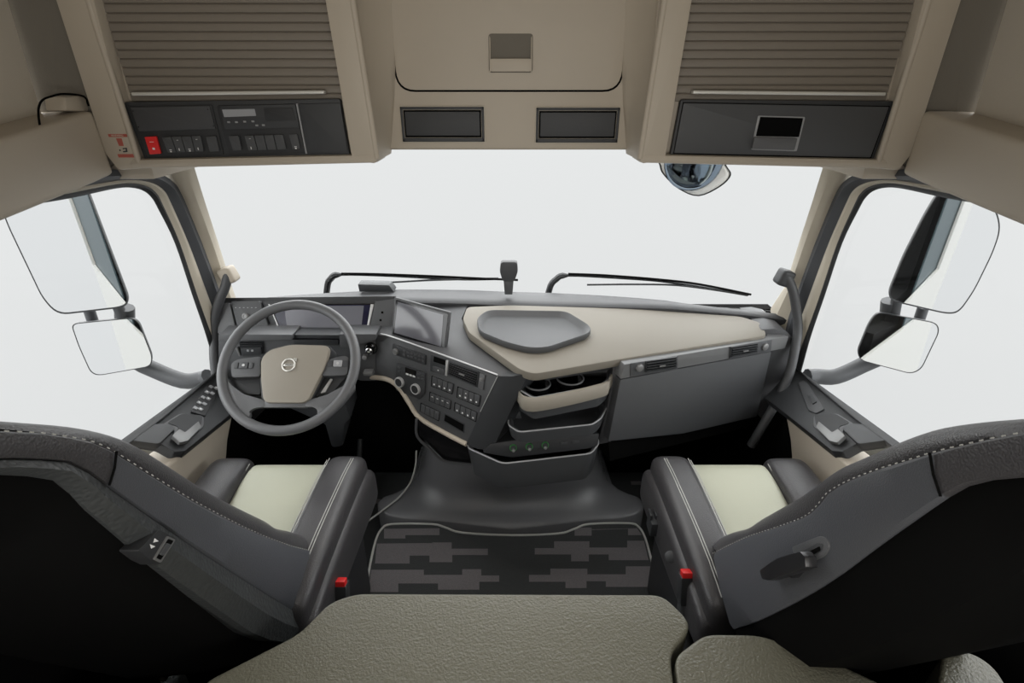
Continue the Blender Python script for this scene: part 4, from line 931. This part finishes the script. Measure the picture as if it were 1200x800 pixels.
# ================================================================== OUTSIDE
def poly_mirror(name, px, centre, n, lab, dep=.06, r=.03, back=None, grp=None):
    n = V(n).normalized(); o = centre; x = V((0, 0, 1)).cross(n).normalized(); fr = Fr(o, x, n.cross(x))
    if fr.n.dot(n) < 0: fr = Fr(o, x*-1, n.cross(x))
    T = thing(name, lab, 'mirror', fr.p(0, 0, 0))
    pl = [fr.at(u, v) for u, v in px]; pr = [(q.x, q.y) for q in round_poly([V((a, b, 0)) for a, b in pl], r, 5)]
    cx = sum(p[0] for p in pr)/len(pr); cy = sum(p[1] for p in pr)/len(pr)
    R = lambda k, h: [fr.p(cx+(a-cx)*k, cy+(b-cy)*k, h) for a, b in pr]
    m = MB(); m.loft([R(.55, -dep), R(.85, -dep*.8), R(.99, -dep*.3), R(1.0, -.001)], True, True); m.build('mirror_housing', 'dark', T)
    m = MB(); m.loft([R(1.0, -.001), R(1.0, .002), R(.975, .002), R(.975, -.001)], True, False); m.build('mirror_rim', 'darker', T)
    m = MB(); m.prism(R(.975, .0), fr.n*.0012); m.build('mirror_glass', 'mirror', T)
    return fr
poly_mirror('side_mirror', [(8, 262), (-8, 215), (70, 190), (96, 205), (152, 352), (146, 360), (68, 369), (50, 350)], PY(80, 300, 1.55), (.380, -.92, .03), 'large side mirror outside the left window, above the small one')
poly_mirror('side_mirror', [(83, 379), (155, 372), (163, 377), (179, 418), (177, 429), (115, 440), (106, 436), (92, 405)], PY(130, 405, 1.58), (.385, -.92, .10), 'small wide angle side mirror outside the left window below the large one', .05, .02)
poly_mirror('side_mirror', [(1101, 222), (1140, 215), (1168, 245), (1173, 268), (1164, 295), (1142, 340), (1124, 366), (1110, 368), (1046, 353), (1040, 345), (1058, 301), (1083, 252)], PY(1105, 300, 1.55), (-.404, -.914, .016), 'large side mirror outside the right window, above the small one')
poly_mirror('side_mirror', [(1028, 365), (1098, 378), (1101, 388), (1080, 432), (1068, 438), (1008, 422), (1004, 412), (1018, 378)], PY(1052, 402, 1.58), (-.41, -.91, .10), 'small wide angle side mirror outside the right window below the large one', .05, .02)
for sg in (-1, 1):
    side = 'left' if sg < 0 else 'right'
    T = thing('mirror_arm', 'black bent mirror arm outside the %s window holding both side mirrors' % side, 'mirror arm', (sg*1.2, 1.68, .7))
    arm = [(244, 441, 1.68), (236, 444, 1.68), (214, 446, 1.66), (180, 433, 1.66), (160, 422, 1.655), (148, 400, 1.655), (146, 360, 1.65)] if sg < 0 else [(946, 441, 1.68), (958, 441, 1.68), (980, 441, 1.66), (1010, 428, 1.66), (1035, 415, 1.655), (1040, 395, 1.655), (1044, 352, 1.65)]
    m = MB(); m.tube(smooth_path([PY(*p) for p in arm], 4), [.020]*1+[.026]*24, 10, flat=1.2) if False else m.tube(smooth_path([PY(*p) for p in arm], 4), .030, 10); m.build('arm', 'rubber', T)
    for (u0, v0, u1, v1) in (((104, 362, 110, 380), (138, 358, 145, 376)) if sg < 0 else ((1051, 350, 1047, 372), (1082, 360, 1076, 378))):
        m = MB(); m.tube([PY(u0, v0, 1.63), PY(u1, v1, 1.63)], .017, 10); m.build('bracket', 'rubber', T)
# wipers
for q, lab in ((([(380, 395), (383, 340), (388, 326), (400, 321.5), (450, 322.5), (508, 325.5), (545, 327), (584, 326.5)], [(400, 320.5), (440, 321), (508, 323.5), (560, 326), (607, 328)], [(421, 332.5), (470, 330), (508, 328), (560, 326.8)]), 'left'),
               (([(636, 395), (643, 342), (652, 327), (666, 322.5), (720, 325), (774, 329), (820, 336), (877, 345)], [(666, 320.8), (710, 322.5), (774, 327.5), (820, 333), (880, 345)], [(688, 333.5), (740, 333), (792, 334), (840, 340), (876, 346)]), 'right')):
    T = thing('windscreen_wiper', 'black wiper outside the windscreen on the %s' % ('left, behind the steering wheel side' if lab == 'left' else 'right, above the beige dash top'), 'wiper', PY(q[0][0][0], 345, 1.95))
    m = MB(); pts = smooth_path([PY(u, v, 1.97) for u, v in q[0]], 4); m.tube(pts, [.013 if i < 12 else .006 for i in range(len(pts))], 8); m.build('wiper_arm', 'darker', T)
    m = MB(); m.tube(smooth_path([PY(u, v, 1.96) for u, v in q[1]], 4), .0045, 6); m.build('wiper_blade', 'black', T)
    m = MB(); m.tube(smooth_path([PY(u, v, 1.965) for u, v in q[2]], 4), .004, 6); m.build('wiper_linkage', 'dark', T)
m = MB(); m.prism([PY(u, v, 1.83) for u, v in ((419, 333), (456, 334), (462, 342), (421, 342))], (0, .05, 0), 0, .004); tag(m.build('sensor_box', 'dark'), 'flat dark sensor box on the dash top near the left wiper', 'sensor')
T = thing('dash_sensor', 'upright rounded black sensor head on a narrow foot at the windscreen center', 'sensor', PY(596, 344, 1.80))
m = MB(); fr = Fr((0, 1.80, 0), (1, 0, 0), (0, 0, 1)); fr.pslab(m, [(587, 307), (606, 307), (607, 318), (603, 330), (589, 330), (585.5, 318)], -.03, 0, .01, .005); m.build('sensor_head', 'dark', T)
m = MB(); fr.pslab(m, [(590, 327), (602, 327), (600.5, 345), (591.5, 345)], -.025, -.004, .002, .003); m.build('foot', 'rubber', T)
# kerb mirror hanging in front of the windscreen
T = thing('kerb_mirror', 'round bowl shaped mirror hanging outside the top of the windscreen', 'mirror', PY(813, 200, 2.0))
fr = Fr((0, 2.0, 0), (1, 0, 0), (0, 0, 1)); KM = lambda l: zc(2.6667, 750, 0, l)
ol = [(55, 480), (60, 515), (72, 545), (120, 590), (182, 612), (250, 582), (283, 546), (268, 515), (250, 470), (150, 455)]
pl = [fr.at(u, v) for u, v in KM(ol)]; pr = [(p.x, p.y) for p in smooth_path([V((a, b, 0)) for a, b in pl], 4, True)]
cx = sum(p[0] for p in pr)/len(pr); cy = sum(p[1] for p in pr)/len(pr)
R = lambda k, h: [fr.p(cx+(a-cx)*k, cy+(b-cy)*k, h) for a, b in pr]
m = MB(); m.loft([R(.4, -.08), R(.8, -.05), R(1, 0), R(1, .006), R(.955, .006), R(.955, 0)]); m.build('mirror_housing', 'darker', T)
m = MB(); m.loft([R(.955, .004), R(.85, .006), R(.83, .005)]); m.build('mirror_edge', 'white', T)
m = MB(); c2 = fr.at(*KM([(168, 500)])[0]); c3 = fr.p(c2[0], c2[1], 0); r = abs(fr.at(*KM([(262, 500)])[0])[0]-c2[0])
m.lathe(c3-fr.n*0, fr.n, [(.004, r), (.014, r*.96), (.026, r*.85), (.036, r*.65), (.043, r*.4), (.046, 0)], 36); m.build('mirror_glass', 'mirror_dark', T)
# ================================================================== LIGHT AND CAMERA
w = bpy.data.worlds.new('World'); bpy.context.scene.world = w; w.use_nodes = True
nt = w.node_tree; bg = nt.nodes['Background']
tc = nt.nodes.new('ShaderNodeTexCoord'); sp = nt.nodes.new('ShaderNodeSeparateXYZ'); rp = nt.nodes.new('ShaderNodeValToRGB')
nt.links.new(tc.outputs['Generated'], sp.inputs[0]); nt.links.new(sp.outputs['Z'], rp.inputs[0])
mm = nt.nodes.new('ShaderNodeMapRange'); mm.inputs[1].default_value = -1; mm.inputs[2].default_value = 1
nt.links.new(sp.outputs['Z'], mm.inputs[0]); nt.links.new(mm.outputs[0], rp.inputs[0])
rp.color_ramp.elements[0].position = .2; rp.color_ramp.elements[0].color = (.79, .79, .79, 1)
rp.color_ramp.elements[1].position = .49; rp.color_ramp.elements[1].color = (.855, .855, .855, 1)
e_ = rp.color_ramp.elements.new(.56); e_.color = (4.6, 4.6, 4.6, 1)
nt.links.new(rp.outputs[0], bg.inputs[0]); bg.inputs[1].default_value = 1.0
def area(name, loc, tgt, size, power, col=(1, 1, 1)):
    l = bpy.data.lights.new(name, 'AREA'); l.shape = 'RECTANGLE'; l.size, l.size_y = size; l.energy = power; l.color = col
    o = bpy.data.objects.new(name, l); C.objects.link(o); o.location = loc
    o.rotation_euler = (V(tgt)-V(loc)).to_track_quat('-Z', 'Y').to_euler(); return o
area('rear_fill', (0, -.44, 1.25), (0, 1.5, 1.25), (1.6, .25), 10, (1, .97, .92))  # added fill light from behind the camera, no fixture there
area('overhead_fill', (0, .12, 2.09), (0, .6, .4), (1.0, .15), 4.2, (1, .98, .95))  # added unseen overhead fill, brings sheen to engine cover and leather
area('header_fill', (0, 1.44, 1.445), (0, 1.30, 0), (.55, .04), 2.3, (1, .98, .95))  # added light under the header to brighten the engine cover
sc = bpy.context.scene
sc.view_settings.view_transform = 'Standard'; sc.view_settings.look = 'None'; sc.view_settings.gamma = 1; sc.view_settings.exposure = 0
sc.view_settings.use_curve_mapping = False
cam = bpy.data.cameras.new('camera'); cam.sensor_width = 36; cam.lens = 36*F/1200; cam.clip_start = .02
co = bpy.data.objects.new('camera', cam); C.objects.link(co); co.location = CAM; co.rotation_euler = (math.radians(90)-TH, 0, 0)
sc.camera = co
